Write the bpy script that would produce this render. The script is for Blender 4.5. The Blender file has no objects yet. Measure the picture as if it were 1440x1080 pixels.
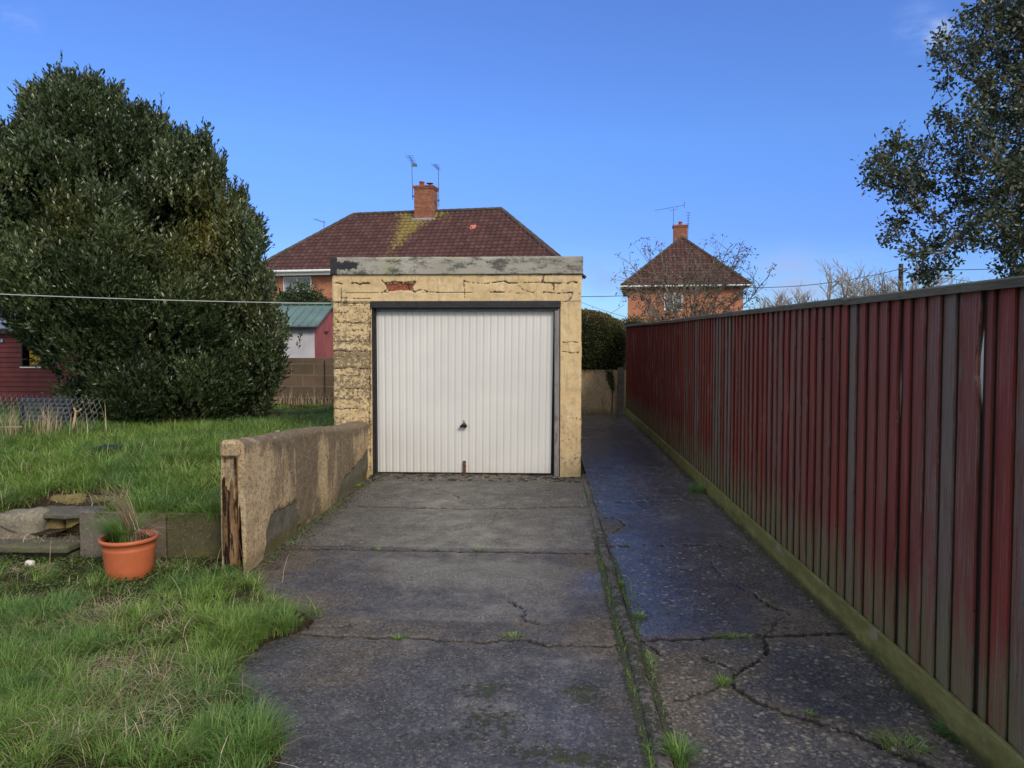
import bpy, math, random
import numpy as np
from mathutils import Vector, Matrix, Euler

random.seed(7)
RS = np.random.RandomState(11)
PI = math.pi
R = math.radians
S = bpy.context.scene
COL = S.collection

# ------------------------------------------------------------------ camera
FPX = 1040.0                                  # focal length in pixels of a 1440 px wide picture
PITCH, YAW = R(2.2), R(2.48)
CAMZ = 1.66
cam = bpy.data.cameras.new('camera')
cam.sensor_width = 36.0
cam.lens = FPX / 1440 * 36
cam.shift_y = -(68 - FPX * math.tan(PITCH)) / 1440
cam.clip_start, cam.clip_end = 0.05, 3000
camo = bpy.data.objects.new('camera', cam)
camo.location = (0, 0, CAMZ)
camo.rotation_euler = (PI / 2 - PITCH, 0, YAW)
COL.objects.link(camo)
S.camera = camo
# ------------------------------------------------------------------ light
SUN_EL, SUN_AZ = R(36), R(146)                # azimuth clockwise from +Y (the way the camera looks)
W = bpy.data.worlds.new('World'); S.world = W; W.use_nodes = True
wn = W.node_tree; wn.nodes.clear()
def wnode(t, **k):
    n = wn.nodes.new(t)
    for a, b in k.items(): setattr(n, a, b)
    return n
sky = wnode('ShaderNodeTexSky', sky_type='NISHITA', sun_disc=False, sun_elevation=SUN_EL, sun_rotation=SUN_AZ,
            altitude=300, air_density=1.0, dust_density=0.25, ozone_density=4.0)
tc = wnode('ShaderNodeTexCoord')
hsv = wnode('ShaderNodeHueSaturation'); hsv.inputs['Saturation'].default_value = 1.12; hsv.inputs['Hue'].default_value = 0.512
wn.links.new(sky.outputs[0], hsv.inputs['Color'])
# thin wisps of cloud at a few places of the sky
def dirvec(px, py):
    v = Vector(((px - 720) / FPX, -(py - 540 + (68 - FPX * math.tan(PITCH))) / FPX, -1))
    return (Euler((PI / 2 - PITCH, 0, YAW)).to_matrix() @ v).normalized()
nz = wnode('ShaderNodeTexNoise'); nz.inputs['Scale'].default_value = 9; nz.inputs['Detail'].default_value = 7; nz.inputs['Roughness'].default_value = .62
mp = wnode('ShaderNodeMapping'); mp.inputs['Scale'].default_value = (1, 1, 2.6); wn.links.new(tc.outputs['Generated'], mp.inputs[0]); wn.links.new(mp.outputs[0], nz.inputs['Vector'])
# the deep clear blue of this evening's air near the horizon
sx_ = wnode('ShaderNodeSeparateXYZ'); wn.links.new(tc.outputs['Generated'], sx_.inputs[0])
rp_ = wnode('ShaderNodeValToRGB'); wn.links.new(sx_.outputs[2], rp_.inputs[0])
e_ = rp_.color_ramp.elements.new(.13); e_.position = .13; e_.color = (.31, .39, .63, 1)
for e_, (q_, c_) in zip([rp_.color_ramp.elements[0], rp_.color_ramp.elements[-1], rp_.color_ramp.elements.new(.5), rp_.color_ramp.elements.new(.2)],
                        ((0.0, (.23, .36, .56)), (.60, (.80, .95, 1.15)), (.40, (.61, .83, 1.1)), (.25, (.445, .555, .69)))):
    e_.position = q_; e_.color = (*c_, 1)
ml_ = wnode('ShaderNodeMixRGB', blend_type='MULTIPLY'); ml_.inputs[0].default_value = 1; wn.links.new(hsv.outputs[0], ml_.inputs[1]); wn.links.new(rp_.outputs[0], ml_.inputs[2])
col = ml_.outputs[0]
for (px, py, rad, amt, c, lo) in ((1322, 46, .022, .8, (2.3, 2.7, 3.6), .35), (1290, 40, .04, .5, (1.4, 2.1, 3.8), .42), (8, 25, .04, .5, (1.8, 2.3, 3.8), .42),
                              (850, 385, .05, .75, (1.15, 1.85, 3.2), .36), (1110, 412, .08, .9, (1.55, 1.95, 2.9), .34), (1210, 385, .05, .6, (1.9, 2.4, 3.2), .38)):
    d = dirvec(px, py)
    vs = wnode('ShaderNodeVectorMath', operation='DISTANCE'); wn.links.new(tc.outputs['Generated'], vs.inputs[0]); vs.inputs[1].default_value = d
    mr = wnode('ShaderNodeMapRange', interpolation_type='SMOOTHSTEP'); wn.links.new(vs.outputs['Value'], mr.inputs[0])
    mr.inputs[1].default_value = rad; mr.inputs[2].default_value = 0; mr.inputs[3].default_value = 0; mr.inputs[4].default_value = 1
    m2 = wnode('ShaderNodeMapRange', interpolation_type='SMOOTHSTEP'); wn.links.new(nz.outputs['Fac'], m2.inputs[0])
    m2.inputs[1].default_value = lo; m2.inputs[2].default_value = lo + .28; m2.inputs[4].default_value = amt
    mm = wnode('ShaderNodeMath', operation='MULTIPLY'); wn.links.new(mr.outputs[0], mm.inputs[0]); wn.links.new(m2.outputs[0], mm.inputs[1])
    mx = wnode('ShaderNodeMixRGB'); wn.links.new(mm.outputs[0], mx.inputs[0]); wn.links.new(col, mx.inputs[1]); mx.inputs[2].default_value = (*c, 1)
    col = mx.outputs[0]
# unseen broken white cloud added behind, beside and above the camera as neutral fill
m1 = wnode('ShaderNodeMapRange', interpolation_type='SMOOTHSTEP'); wn.links.new(sx_.outputs[1], m1.inputs[0]); m1.inputs[1].default_value = .60; m1.inputs[2].default_value = .05
m2 = wnode('ShaderNodeMapRange', interpolation_type='SMOOTHSTEP'); wn.links.new(nz.outputs['Fac'], m2.inputs[0]); m2.inputs[1].default_value = .30; m2.inputs[2].default_value = .60; m2.inputs[3].default_value = .45; m2.inputs[4].default_value = 1
mm = wnode('ShaderNodeMath', operation='MULTIPLY'); wn.links.new(m1.outputs[0], mm.inputs[0]); wn.links.new(m2.outputs[0], mm.inputs[1])
mx = wnode('ShaderNodeMixRGB'); wn.links.new(mm.outputs[0], mx.inputs[0]); wn.links.new(col, mx.inputs[1]); mx.inputs[2].default_value = (4.15, 4.15, 4.2, 1)
col = mx.outputs[0]
bg = wnode('ShaderNodeBackground'); bg.inputs['Strength'].default_value = 0.12
wo = wnode('ShaderNodeOutputWorld'); wn.links.new(col, bg.inputs[0]); wn.links.new(bg.outputs[0], wo.inputs[0])
sun = bpy.data.lights.new('sun', 'SUN'); sun.energy = 1.15; sun.angle = R(16); sun.color = (1, .87, .70)
suno = bpy.data.objects.new('sun', sun); COL.objects.link(suno)
sd = Vector((math.sin(SUN_AZ) * math.cos(SUN_EL), math.cos(SUN_AZ) * math.cos(SUN_EL), math.sin(SUN_EL)))
suno.rotation_euler = (-sd).to_track_quat('-Z', 'Y').to_euler()
S.view_settings.view_transform = 'Standard'; S.view_settings.look = 'None'
S.view_settings.gamma = 1; S.view_settings.exposure = 1.15; S.view_settings.use_curve_mapping = False
S.cycles.max_bounces = 6; S.cycles.transparent_max_bounces = 8

# ------------------------------------------------------------------ pixel -> world
MC = Euler((PI / 2 - PITCH, 0, YAW)).to_matrix()
def at(px, py, Y):
    d = dirvec(px, py); t = Y / d.y
    return Vector((d.x * t, Y, CAMZ + d.z * t))
def gr(px, py, z=0.0):
    d = dirvec(px, py); t = (z - CAMZ) / d.z
    return Vector((d.x * t, d.y * t, z))

# ------------------------------------------------------------------ numpy noise
def vnoise(x, y, seed=0):
    x = np.asarray(x, float); y = np.asarray(y, float)
    xi = np.floor(x).astype(np.int64); yi = np.floor(y).astype(np.int64)
    fx = x - xi; fy = y - yi; fx = fx * fx * (3 - 2 * fx); fy = fy * fy * (3 - 2 * fy)
    def h(a, b):
        n = (a * 374761393 + b * 668265263 + seed * 982451653) & 0xffffffff
        n = ((n ^ (n >> 13)) * 1274126177) & 0xffffffff
        return ((n ^ (n >> 16)) & 0xffff) / 65535.0
    return (h(xi, yi) * (1 - fx) + h(xi + 1, yi) * fx) * (1 - fy) + (h(xi, yi + 1) * (1 - fx) + h(xi + 1, yi + 1) * fx) * fy
def fbm(x, y, seed=0, oct=4, rough=.5):
    s = 0; a = 1; t = 0
    for i in range(oct):
        s = s + a * vnoise(np.asarray(x) * 2 ** i + 17.3 * i, np.asarray(y) * 2 ** i - 9.1 * i, seed + i); t += a; a *= rough
    return s / t
def sstep(a, b, x):
    t = np.clip((x - a) / (b - a), 0, 1); return t * t * (3 - 2 * t)
def polydist(x, y, pts):
    d = np.full(np.shape(x), 1e9)
    for (ax, ay), (bx, by) in zip(pts[:-1], pts[1:]):
        vx, vy = bx - ax, by - ay; L = vx * vx + vy * vy + 1e-12
        t = np.clip(((x - ax) * vx + (y - ay) * vy) / L, 0, 1)
        d = np.minimum(d, np.hypot(x - ax - t * vx, y - ay - t * vy))
    return d

# ------------------------------------------------------------------ mesh building
class MB:
    def __init__(s): s.v = []; s.f = []; s.a = []
    def add(s, vs, fs, a=None):
        o = len(s.v); s.v += [tuple(p) for p in vs]; s.f += [tuple(i + o for i in f) for f in fs]
        if a is not None: s.a += [a] * len(vs)
        elif s.a: s.a += [0.0] * len(vs)
        return s
    def box(s, x0, y0, z0, x1, y1, z1, a=None, jit=0, bev=0):
        if bev:
            return s.bbox(x0, y0, z0, x1, y1, z1, bev, a)
        j = lambda: random.uniform(-jit, jit)
        vs = [(x + j(), y + j(), z + j()) for z in (z0, z1) for (x, y) in ((x0, y0), (x1, y0), (x1, y1), (x0, y1))]
        return s.add(vs, [(3, 2, 1, 0), (4, 5, 6, 7), (0, 1, 5, 4), (1, 2, 6, 5), (2, 3, 7, 6), (3, 0, 4, 7)], a)
    def bbox(s, x0, y0, z0, x1, y1, z1, b, a=None):
        # box with chamfered edges: 24 verts
        vs = []; idx = {}
        for i, x in enumerate((x0, x1)):
            for j, y in enumerate((y0, y1)):
                for k, z in enumerate((z0, z1)):
                    sx, sy, sz = (1 - 2 * i), (1 - 2 * j), (1 - 2 * k)
                    for ax in range(3):
                        p = [x + sx * b, y + sy * b, z + sz * b]
                        p[ax] = (x, y, z)[ax]
                        idx[(i, j, k, ax)] = len(vs); vs.append(tuple(p))
        F = []
        for ax in range(3):
            o1, o2 = [q for q in range(3) if q != ax]
            for e in (0, 1):
                def g(u, w, A=ax):
                    c = [0, 0, 0]; c[ax] = e; c[o1] = u; c[o2] = w
                    return idx[(*c, A)]
                F.append((g(0, 0), g(1, 0), g(1, 1), g(0, 1)))
        for ax in range(3):                      # edges along ax
            o1, o2 = [q for q in range(3) if q != ax]
            for u in (0, 1):
                for w in (0, 1):
                    c0 = [0, 0, 0]; c1 = [0, 0, 0]; c0[ax] = 0; c1[ax] = 1
                    for c in (c0, c1): c[o1] = u; c[o2] = w
                    F.append((idx[(*c0, o1)], idx[(*c1, o1)], idx[(*c1, o2)], idx[(*c0, o2)]))
        for i in (0, 1):
            for j in (0, 1):
                for k in (0, 1): F.append((idx[(i, j, k, 0)], idx[(i, j, k, 1)], idx[(i, j, k, 2)]))
        return s.add(vs, F, a)
    def tube(s, pts, r, n=6, a=None, cap=True):
        pts = [Vector(p) for p in pts]
        rr = r if isinstance(r, (list, tuple)) else [r] * len(pts)
        vs = []; fs = []
        up = Vector((0, 0, 1))
        for i, p in enumerate(pts):
            d = (pts[min(i + 1, len(pts) - 1)] - pts[max(i - 1, 0)]).normalized()
            u = d.cross(up if abs(d.z) < .95 else Vector((1, 0, 0))).normalized(); w = u.cross(d)
            for k in range(n):
                t = 2 * PI * k / n
                vs.append(p + (u * math.cos(t) + w * math.sin(t)) * rr[i])
        for i in range(len(pts) - 1):
            for k in range(n):
                fs.append((i * n + k, i * n + (k + 1) % n, (i + 1) * n + (k + 1) % n, (i + 1) * n + k))
        if cap and n > 3: fs += [tuple(range(n))[::-1], tuple((len(pts) - 1) * n + k for k in range(n))]
        return s.add(vs, fs, a)
    def lathe(s, prof, c=(0, 0, 0), n=32, a=None):
        vs = []; fs = []
        for (r, z) in prof:
            for k in range(n):
                t = 2 * PI * k / n; vs.append((c[0] + r * math.cos(t), c[1] + r * math.sin(t), c[2] + z))
        for i in range(len(prof) - 1):
            for k in range(n):
                fs.append((i * n + k, i * n + (k + 1) % n, (i + 1) * n + (k + 1) % n, (i + 1) * n + k))
        return s.add(vs, fs, a)
    def prism(s, poly, y0, y1, a=None):
        """polygon in x,z extruded along y"""
        n = len(poly)
        vs = [(x, y0, z) for x, z in poly] + [(x, y1, z) for x, z in poly]
        fs = [tuple(range(n)), tuple(range(2 * n - 1, n - 1, -1))] + [(i, n + i, n + (i + 1) % n, (i + 1) % n) for i in range(n)]
        return s.add(vs, fs, a)

def tag(o, label=None, cat=None, group=None, kind=None):
    if label: o['label'] = label
    if cat: o['category'] = cat
    if group: o['group'] = group
    if kind: o['kind'] = kind
    return o
def thing(name, loc, label, cat, group=None, rz=0.0):
    o = bpy.data.objects.new(name, None); COL.objects.link(o); o.location = loc; o.rotation_euler = (0, 0, rz)
    o.empty_display_size = .1
    return tag(o, label, cat, group)
def worldm(p):
    m = Matrix.Identity(4)
    while p is not None:
        m = (Matrix.Translation(p.location) @ p.rotation_euler.to_matrix().to_4x4()) @ m; p = p.parent
    return m
def link_mesh(name, me, mats, parent=None, smooth=False):
    for m in (mats if isinstance(mats, (list, tuple)) else [mats]): me.materials.append(m)
    if smooth: me.polygons.foreach_set('use_smooth', [True] * len(me.polygons))
    o = bpy.data.objects.new(name, me); COL.objects.link(o)
    if parent is not None: o.parent = parent
    return o
def uvbox(me):
    uv = me.uv_layers.new(name='UVMap')
    nl = len(me.loops); co = np.empty(len(me.vertices) * 3); me.vertices.foreach_get('co', co); co = co.reshape(-1, 3)
    vi = np.empty(nl, int); me.loops.foreach_get('vertex_index', vi)
    out = np.empty((nl, 2))
    for p in me.polygons:
        n = p.normal; sl = slice(p.loop_start, p.loop_start + p.loop_total); c = co[vi[sl]]
        if abs(n.z) > .9: out[sl] = c[:, :2]
        else:
            t = np.array([-n.y, n.x]); t /= np.hypot(*t) + 1e-9
            out[sl, 0] = c[:, 0] * t[0] + c[:, 1] * t[1]; out[sl, 1] = c[:, 2] / max(.2, math.sqrt(1 - n.z ** 2))
    uv.data.foreach_set('uv', out.ravel())
def part(name, mb, mat, parent=None, world=False, smooth=False, uv=False, origin=None, solid=True):
    """one mesh object; world=True: the coordinates given are world ones"""
    vs = mb.v
    if world and parent is not None:
        mi = worldm(parent).inverted(); vs = [mi @ Vector(p) for p in vs]
    off = Vector((0, 0, 0))
    if origin is not None:
        off = Vector(origin); vs = [Vector(p) - off for p in vs]
    me = bpy.data.meshes.new(name); me.from_pydata([tuple(p) for p in vs], [], mb.f)
    if mb.a:
        at_ = me.attributes.new('rnd', 'FLOAT', 'POINT'); at_.data.foreach_set('value', mb.a)
    me.update()
    if solid:
        import bmesh
        bm = bmesh.new(); bm.from_mesh(me); bmesh.ops.recalc_face_normals(bm, faces=bm.faces); bm.to_mesh(me); bm.free()
    if uv: uvbox(me)
    o = link_mesh(name, me, mat, parent, smooth)
    o.location = off
    return o
def np_mesh(name, co, faces, mat, parent=None, attrs=None, smooth=False, origin=None):
    """co (n,3) array; faces: list of (m,k) int arrays"""
    me = bpy.data.meshes.new(name)
    if origin is None and parent is not None: origin = worldm(parent).translation
    if origin is not None: co = co - np.array(origin)
    me.vertices.add(len(co)); me.vertices.foreach_set('co', np.ascontiguousarray(co, dtype=np.float32).ravel())
    loops = np.concatenate([f.ravel() for f in faces]).astype(np.int32)
    tot = np.concatenate([np.full(len(f), f.shape[1]) for f in faces]).astype(np.int32)
    st = np.concatenate([[0], np.cumsum(tot)[:-1]]).astype(np.int32)
    me.loops.add(len(loops)); me.loops.foreach_set('vertex_index', loops)
    me.polygons.add(len(tot)); me.polygons.foreach_set('loop_start', st); me.polygons.foreach_set('loop_total', tot)
    me.update(calc_edges=True)
    for k, v in (attrs or {}).items():
        a = me.attributes.new(k, 'FLOAT', 'POINT'); a.data.foreach_set('value', np.ascontiguousarray(v, dtype=np.float32).ravel())
    me.validate()
    o = link_mesh(name, me, mat, parent, smooth)
    if parent is None and origin is not None: o.location = origin
    return o
def grid_faces(nr, nc, keep=None):
    i = np.arange(nr * nc).reshape(nr, nc)
    f = np.stack([i[:-1, :-1], i[:-1, 1:], i[1:, 1:], i[1:, :-1]], -1).reshape(-1, 4)
    if keep is not None: f = f[keep.ravel()]
    return f

# ------------------------------------------------------------------ materials
class M:
    def __init__(s, name, rough=.8, spec=.3):
        s.m = bpy.data.materials.new(name); s.m.use_nodes = True; s.t = s.m.node_tree
        s.b = s.t.nodes['Principled BSDF']; s.b.inputs['Roughness'].default_value = rough
        s.b.inputs['Specular IOR Level'].default_value = spec
        s.tc = s.t.nodes.new('ShaderNodeTexCoord'); s.obj = s.tc.outputs['Object']
    def n(s, t, **k):
        x = s.t.nodes.new(t)
        for a, b in k.items(): setattr(x, a, b)
        return x
    def put(s, sock, v):
        if hasattr(v, 'is_output') or isinstance(v, bpy.types.NodeSocket): s.t.links.new(v, sock)
        elif isinstance(v, tuple) and len(v) == 3 and sock.type == 'RGBA': sock.default_value = (*v, 1)
        else: sock.default_value = v
    def noise(s, scale, detail=4, rough=.55, vec=None, dist=0, col=False):
        x = s.n('ShaderNodeTexNoise'); s.put(x.inputs['Vector'], vec if vec is not None else s.obj)
        x.inputs['Scale'].default_value = scale; x.inputs['Detail'].default_value = detail; x.inputs['Roughness'].default_value = rough; x.inputs['Distortion'].default_value = dist
        return x.outputs['Color' if col else 'Fac']
    def voro(s, scale, feature='F1', vec=None, out='Distance', rnd=1):
        x = s.n('ShaderNodeTexVoronoi', feature=feature); s.put(x.inputs['Vector'], vec if vec is not None else s.obj); x.inputs['Scale'].default_value = scale
        x.inputs['Randomness'].default_value = rnd
        return x.outputs[out]
    def map(s, scale=(1, 1, 1), rot=(0, 0, 0), loc=(0, 0, 0), vec=None):
        x = s.n('ShaderNodeMapping'); s.put(x.inputs[0], vec if vec is not None else s.obj); x.inputs['Scale'].default_value = scale; x.inputs['Rotation'].default_value = rot; x.inputs['Location'].default_value = loc
        return x.outputs[0]
    def rng(s, v, a, b, c=0., d=1., smooth=True):
        x = s.n('ShaderNodeMapRange', interpolation_type='SMOOTHSTEP' if smooth else 'LINEAR'); s.put(x.inputs[0], v)
        for i, q in enumerate((a, b, c, d)): x.inputs[i + 1].default_value = q
        return x.outputs[0]
    def math(s, op, a, b=0.0, c=None):
        x = s.n('ShaderNodeMath', operation=op); s.put(x.inputs[0], a); s.put(x.inputs[1], b)
        if c is not None: s.put(x.inputs[2], c)
        return x.outputs[0]
    def mul(s, a, b): return s.math('MULTIPLY', a, b)
    def mix(s, f, a, b, mode='MIX'):
        x = s.n('ShaderNodeMixRGB', blend_type=mode); s.put(x.inputs[0], f); s.put(x.inputs[1], a); s.put(x.inputs[2], b)
        return x.outputs[0]
    def attr(s, name): return s.n('ShaderNodeAttribute', attribute_name=name).outputs['Fac']
    def ramp(s, f, *st):
        x = s.n('ShaderNodeValToRGB'); s.put(x.inputs[0], f); e = x.color_ramp.elements
        while len(e) < len(st): e.new(0.5)
        for q, (p, c) in zip(e, st): q.position = p; q.color = (*c, 1)
        return x.outputs[0]
    def sep(s, v=None):
        x = s.n('ShaderNodeSeparateXYZ'); s.put(x.inputs[0], v if v is not None else s.obj); return x.outputs
    def objrnd(s): return s.n('ShaderNodeObjectInfo').outputs['Random']
    def bump(s, h, dist=.01, strength=1.0):
        x = s.n('ShaderNodeBump'); s.put(x.inputs['Height'], h); x.inputs['Distance'].default_value = dist; x.inputs['Strength'].default_value = strength
        s.t.links.new(x.outputs[0], s.b.inputs['Normal']); return s
    def base(s, c): s.put(s.b.inputs['Base Color'], c); return s
    def rough(s, r): s.put(s.b.inputs['Roughness'], r); return s

def simple(name, c, rough=.7, spec=.3, var=.25, scale=8, bump=0.0, metal=0):
    m = M(name, rough, spec); f = m.noise(scale, 5)
    lo = tuple(x * (1 - var) for x in c); hi = tuple(min(1, x * (1 + var)) for x in c)
    m.base(m.ramp(f, (.3, lo), (.7, hi)))
    m.b.inputs['Metallic'].default_value = metal
    if bump: m.bump(m.noise(scale * 4, 4), bump)
    return m.m
MAT = {}

# ---- concrete of the drive and path
def concrete(name):
    m = M(name, .5, .5)
    big = m.noise(.9, 5, .6); mid = m.noise(5, 6, .65); fine = m.noise(60, 4, .7); grit = m.voro(150, out='Color'); g2 = m.sep(grit)[0]
    dark, wet, brown, moss, smoo, lich = (m.attr(k) for k in ('dark', 'wet', 'brown', 'moss', 'smooth', 'lichen'))
    c = m.ramp(mid, (.25, (.036, .036, .042)), (.55, (.075, .075, .083)), (.8, (.145, .140, .138)))
    c2 = m.ramp(mid, (.25, (.10, .095, .082)), (.55, (.16, .152, .13)), (.8, (.22, .205, .175)))
    c = m.mix(m.rng(smoo, .2, .8), c, c2)
    cb = m.ramp(m.noise(9, 6, .7), (.3, (.07, .055, .04)), (.7, (.16, .13, .095)))
    c = m.mix(m.rng(m.math('ADD', brown, m.math('SUBTRACT', mid, .5)), .35, .95), c, cb)
    c = m.mix(m.mul(m.rng(fine, .45, .62), .62), c, (.016, .016, .017))
    g3 = m.sep(m.voro(75, out='Color')); c = m.mix(m.rng(g3[1], .72, .95, 0, .5), c, (.17, .16, .14)); c = m.mix(m.rng(g3[2], .75, .9, 0, .6), c, (.02, .02, .02))
    c = m.mix(m.rng(big, .42, .66, 0, .42), c, m.mix(.5, c, (.02, .02, .024))); c = m.mix(m.rng(m.noise(2.1, 6, .7), .54, .70, 0, .5), c, (.20, .19, .17))
    # pale grit and lichen spots
    gr_ = m.mul(m.rng(g2, .93, .98), m.rng(m.noise(7, 3), .38, .62))
    c = m.mix(m.mul(gr_, .6), c, (.32, .30, .26))
    vd = m.voro(16, vec=m.mix(.04, m.obj, m.noise(14, 3, col=True)), out='Distance')
    sp = m.mul(m.rng(m.math('ADD', vd, m.mul(m.noise(45, 4), .25)), .38, .27), m.rng(m.math('ADD', lich, m.math('SUBTRACT', m.noise(2.3, 4), .5)), .3, .6))
    c = m.mix(m.mul(sp, .9), c, m.ramp(m.noise(30, 3), (.3, (.17, .165, .13)), (.7, (.34, .33, .26))))
    vd2 = m.voro(34, vec=m.mix(.03, m.obj, m.noise(22, 3, col=True)), out='Distance')
    sp2 = m.mul(m.rng(m.math('ADD', vd2, m.mul(m.noise(70, 4), .3)), .48, .36), m.rng(m.math('ADD', lich, m.mul(m.math('SUBTRACT', m.noise(3.1, 5, .7), .5), 2)), .45, .85))
    c = m.mix(m.mul(sp2, .55), c, (.25, .24, .19))
    c = m.mix(m.rng(m.math('SUBTRACT', lich, m.mul(brown, .6)), .55, .85, 0, .5), c, m.mix(.62, c, (.012, .013, .020)))
    ms = m.rng(m.math('ADD', moss, m.mul(m.math('SUBTRACT', m.noise(22, 6, .78), .5), 3.2)), .48, .80, 0, .9)
    c = m.mix(ms, c, m.ramp(m.noise(40, 4), (.3, (.014, .020, .007)), (.7, (.042, .058, .018))))
    c = m.mix(m.rng(dark, .08, .5), c, (.014, .012, .008))
    m.base(c)
    r = m.rng(m.math('ADD', wet, m.mul(m.math('SUBTRACT', mid, .5), .9)), .15, .9, .80, .22)
    r = m.math('MAXIMUM', r, m.mul(ms, .9)); r = m.math('MAXIMUM', r, m.mul(dark, .9)); m.rough(r)
    h = m.math('ADD', m.mul(fine, .45), m.mul(mid, .5)); h = m.math('ADD', h, m.mul(g2, .18)); h = m.math('ADD', h, m.mul(ms, .6))
    wetf = m.rng(m.math('ADD', wet, m.mul(m.math('SUBTRACT', mid, .5), .9)), .35, .9, 1, .28); m.bump(m.mul(h, wetf), .016, .9)
    return m.m
MAT['concrete'] = concrete('weathered_concrete')

# ---- painted render of the garage
def render_paint():
    m = M('cream_painted_render', .75, .3)
    dirt, crack, brick, rust, green = (m.attr(k) for k in ('dirt', 'crack', 'brick', 'ghost', 'green'))
    big = m.noise(2.2, 5, .6); mid = m.noise(9, 6, .7); fine = m.noise(55, 5, .75); blot = m.noise(24, 5, .7, dist=.4)
    c = m.ramp(big, (.3, (.50, .365, .195)), (.5, (.60, .455, .245)), (.72, (.64, .51, .31)))
    c = m.mix(m.rng(mid, .47, .62, 0, .65), c, (.40, .30, .18))
    c = m.mix(m.rng(m.noise(5, 6, .7), .52, .66, 0, .5), c, (.70, .60, .43))
    vs = m.noise(3, 4, .6, vec=m.map((7, 7, .7)))
    c = m.mix(m.rng(vs, .50, .70, 0, .6), c, (.36, .28, .18))
    c = m.mix(m.mul(m.rng(fine, .56, .72), .35), c, (.25, .19, .11))
    d = m.math('ADD', dirt, m.mul(m.math('SUBTRACT', blot, .5), 3.6)); d = m.math('ADD', d, m.mul(m.math('SUBTRACT', fine, .5), 2.0))
    dk = m.rng(d, .30, .62)
    c = m.mix(m.mul(dk, .85), c, m.ramp(m.noise(18, 4), (.35, (.075, .062, .046)), (.7, (.24, .19, .115))))
    c = m.mix(m.mul(green, .6), c, (.16, .15, .06))
    c = m.mix(m.mul(rust, .5), c, (.34, .17, .12))
    bc = m.ramp(m.noise(35, 5, .7), (.3, (.10, .03, .02)), (.5, (.23, .065, .04)), (.75, (.36, .14, .09)))
    c = m.mix(m.rng(brick, .45, .55), c, bc)
    c = m.mix(m.rng(crack, .15, .9, 0, .92), c, (.035, .026, .018))
    m.base(c)
    h = m.math('ADD', m.mul(mid, .5), m.mul(fine, .35)); h = m.math('SUBTRACT', h, m.mul(dk, .35)); m.bump(h, .012, .8)
    return m.m
MAT['render'] = render_paint()

def wall_render():
    m = M('stained_render', .85, .2)
    big = m.noise(1.6, 5, .6); mid = m.noise(10, 6, .72); fine = m.noise(70, 4, .75)
    st = m.noise(2.4, 6, .65, vec=m.map((2.2, 2.2, .55)), dist=.4)
    dirt, bare, green = m.attr('dirt'), m.attr('bare'), m.attr('green')
    c = m.ramp(big, (.3, (.40, .29, .17)), (.55, (.50, .385, .235)), (.75, (.56, .44, .29)))
    c = m.mix(m.rng(m.math('ADD', st, dirt), .44, .68, 0, .85), c, m.ramp(mid, (.3, (.075, .062, .046)), (.7, (.20, .16, .11))))
    c = m.mix(m.mul(m.rng(m.noise(38, 6, .8), .48, .62), .7), c, (.085, .065, .042))
    c = m.mix(m.mul(m.rng(m.noise(28, 4), .62, .70), .6), c, (.52, .46, .36))
    c = m.mix(m.rng(bare, .4, .6), c, m.ramp(mid, (.3, (.075, .07, .058)), (.7, (.17, .16, .12))))
    c = m.mix(m.rng(m.math('ADD', green, m.math('SUBTRACT', mid, .5)), .3, .9, 0, .7), c, (.12, .11, .03))
    m.base(c); m.bump(m.math('ADD', m.math('ADD', m.mul(mid, .8), m.mul(fine, .4)), m.mul(m.noise(30, 5, .75), .6)), .018, 1.0)
    return m.m
MAT['wallrender'] = wall_render()

def fascia():
    m = M('weathered_cement_band', .85, .2)
    x = m.sep()
    mid = m.noise(7, 6, .7, vec=m.map((.6, 1, 1.6))); fine = m.noise(45, 5, .75)
    c = m.ramp(m.noise(1.8, 4), (.3, (.26, .25, .215)), (.7, (.37, .36, .32)))
    c = m.mix(m.rng(m.noise(2.2, 3), .55, .7, 0, .5), c, (.27, .29, .17))
    c = m.mix(m.rng(m.math('ADD', mid, m.mul(fine, .35)), .64, .82, 0, .85), c, (.05, .05, .052))
    blk = m.rng(m.math('ADD', x[0], m.mul(m.math('SUBTRACT', m.noise(9, 5, .7), .5), .55)), .36, .31)
    zz = m.rng(m.math('ABSOLUTE', m.math('ADD', m.math('SUBTRACT', x[2], .105), m.mul(m.math('SUBTRACT', m.noise(14, 4), .5), .13))), .055, .04)
    blk = m.math('MAXIMUM', m.mul(blk, zz), m.rng(m.math('ADD', x[0], m.mul(m.noise(20, 3), .02)), .095, .085))
    c = m.mix(m.mul(blk, .93), c, (.014, .017, .026))
    m.base(c); m.bump(m.math('ADD', mid, m.mul(fine, .5)), .008, .7)
    return m.m
MAT['fascia'] = fascia()

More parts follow.
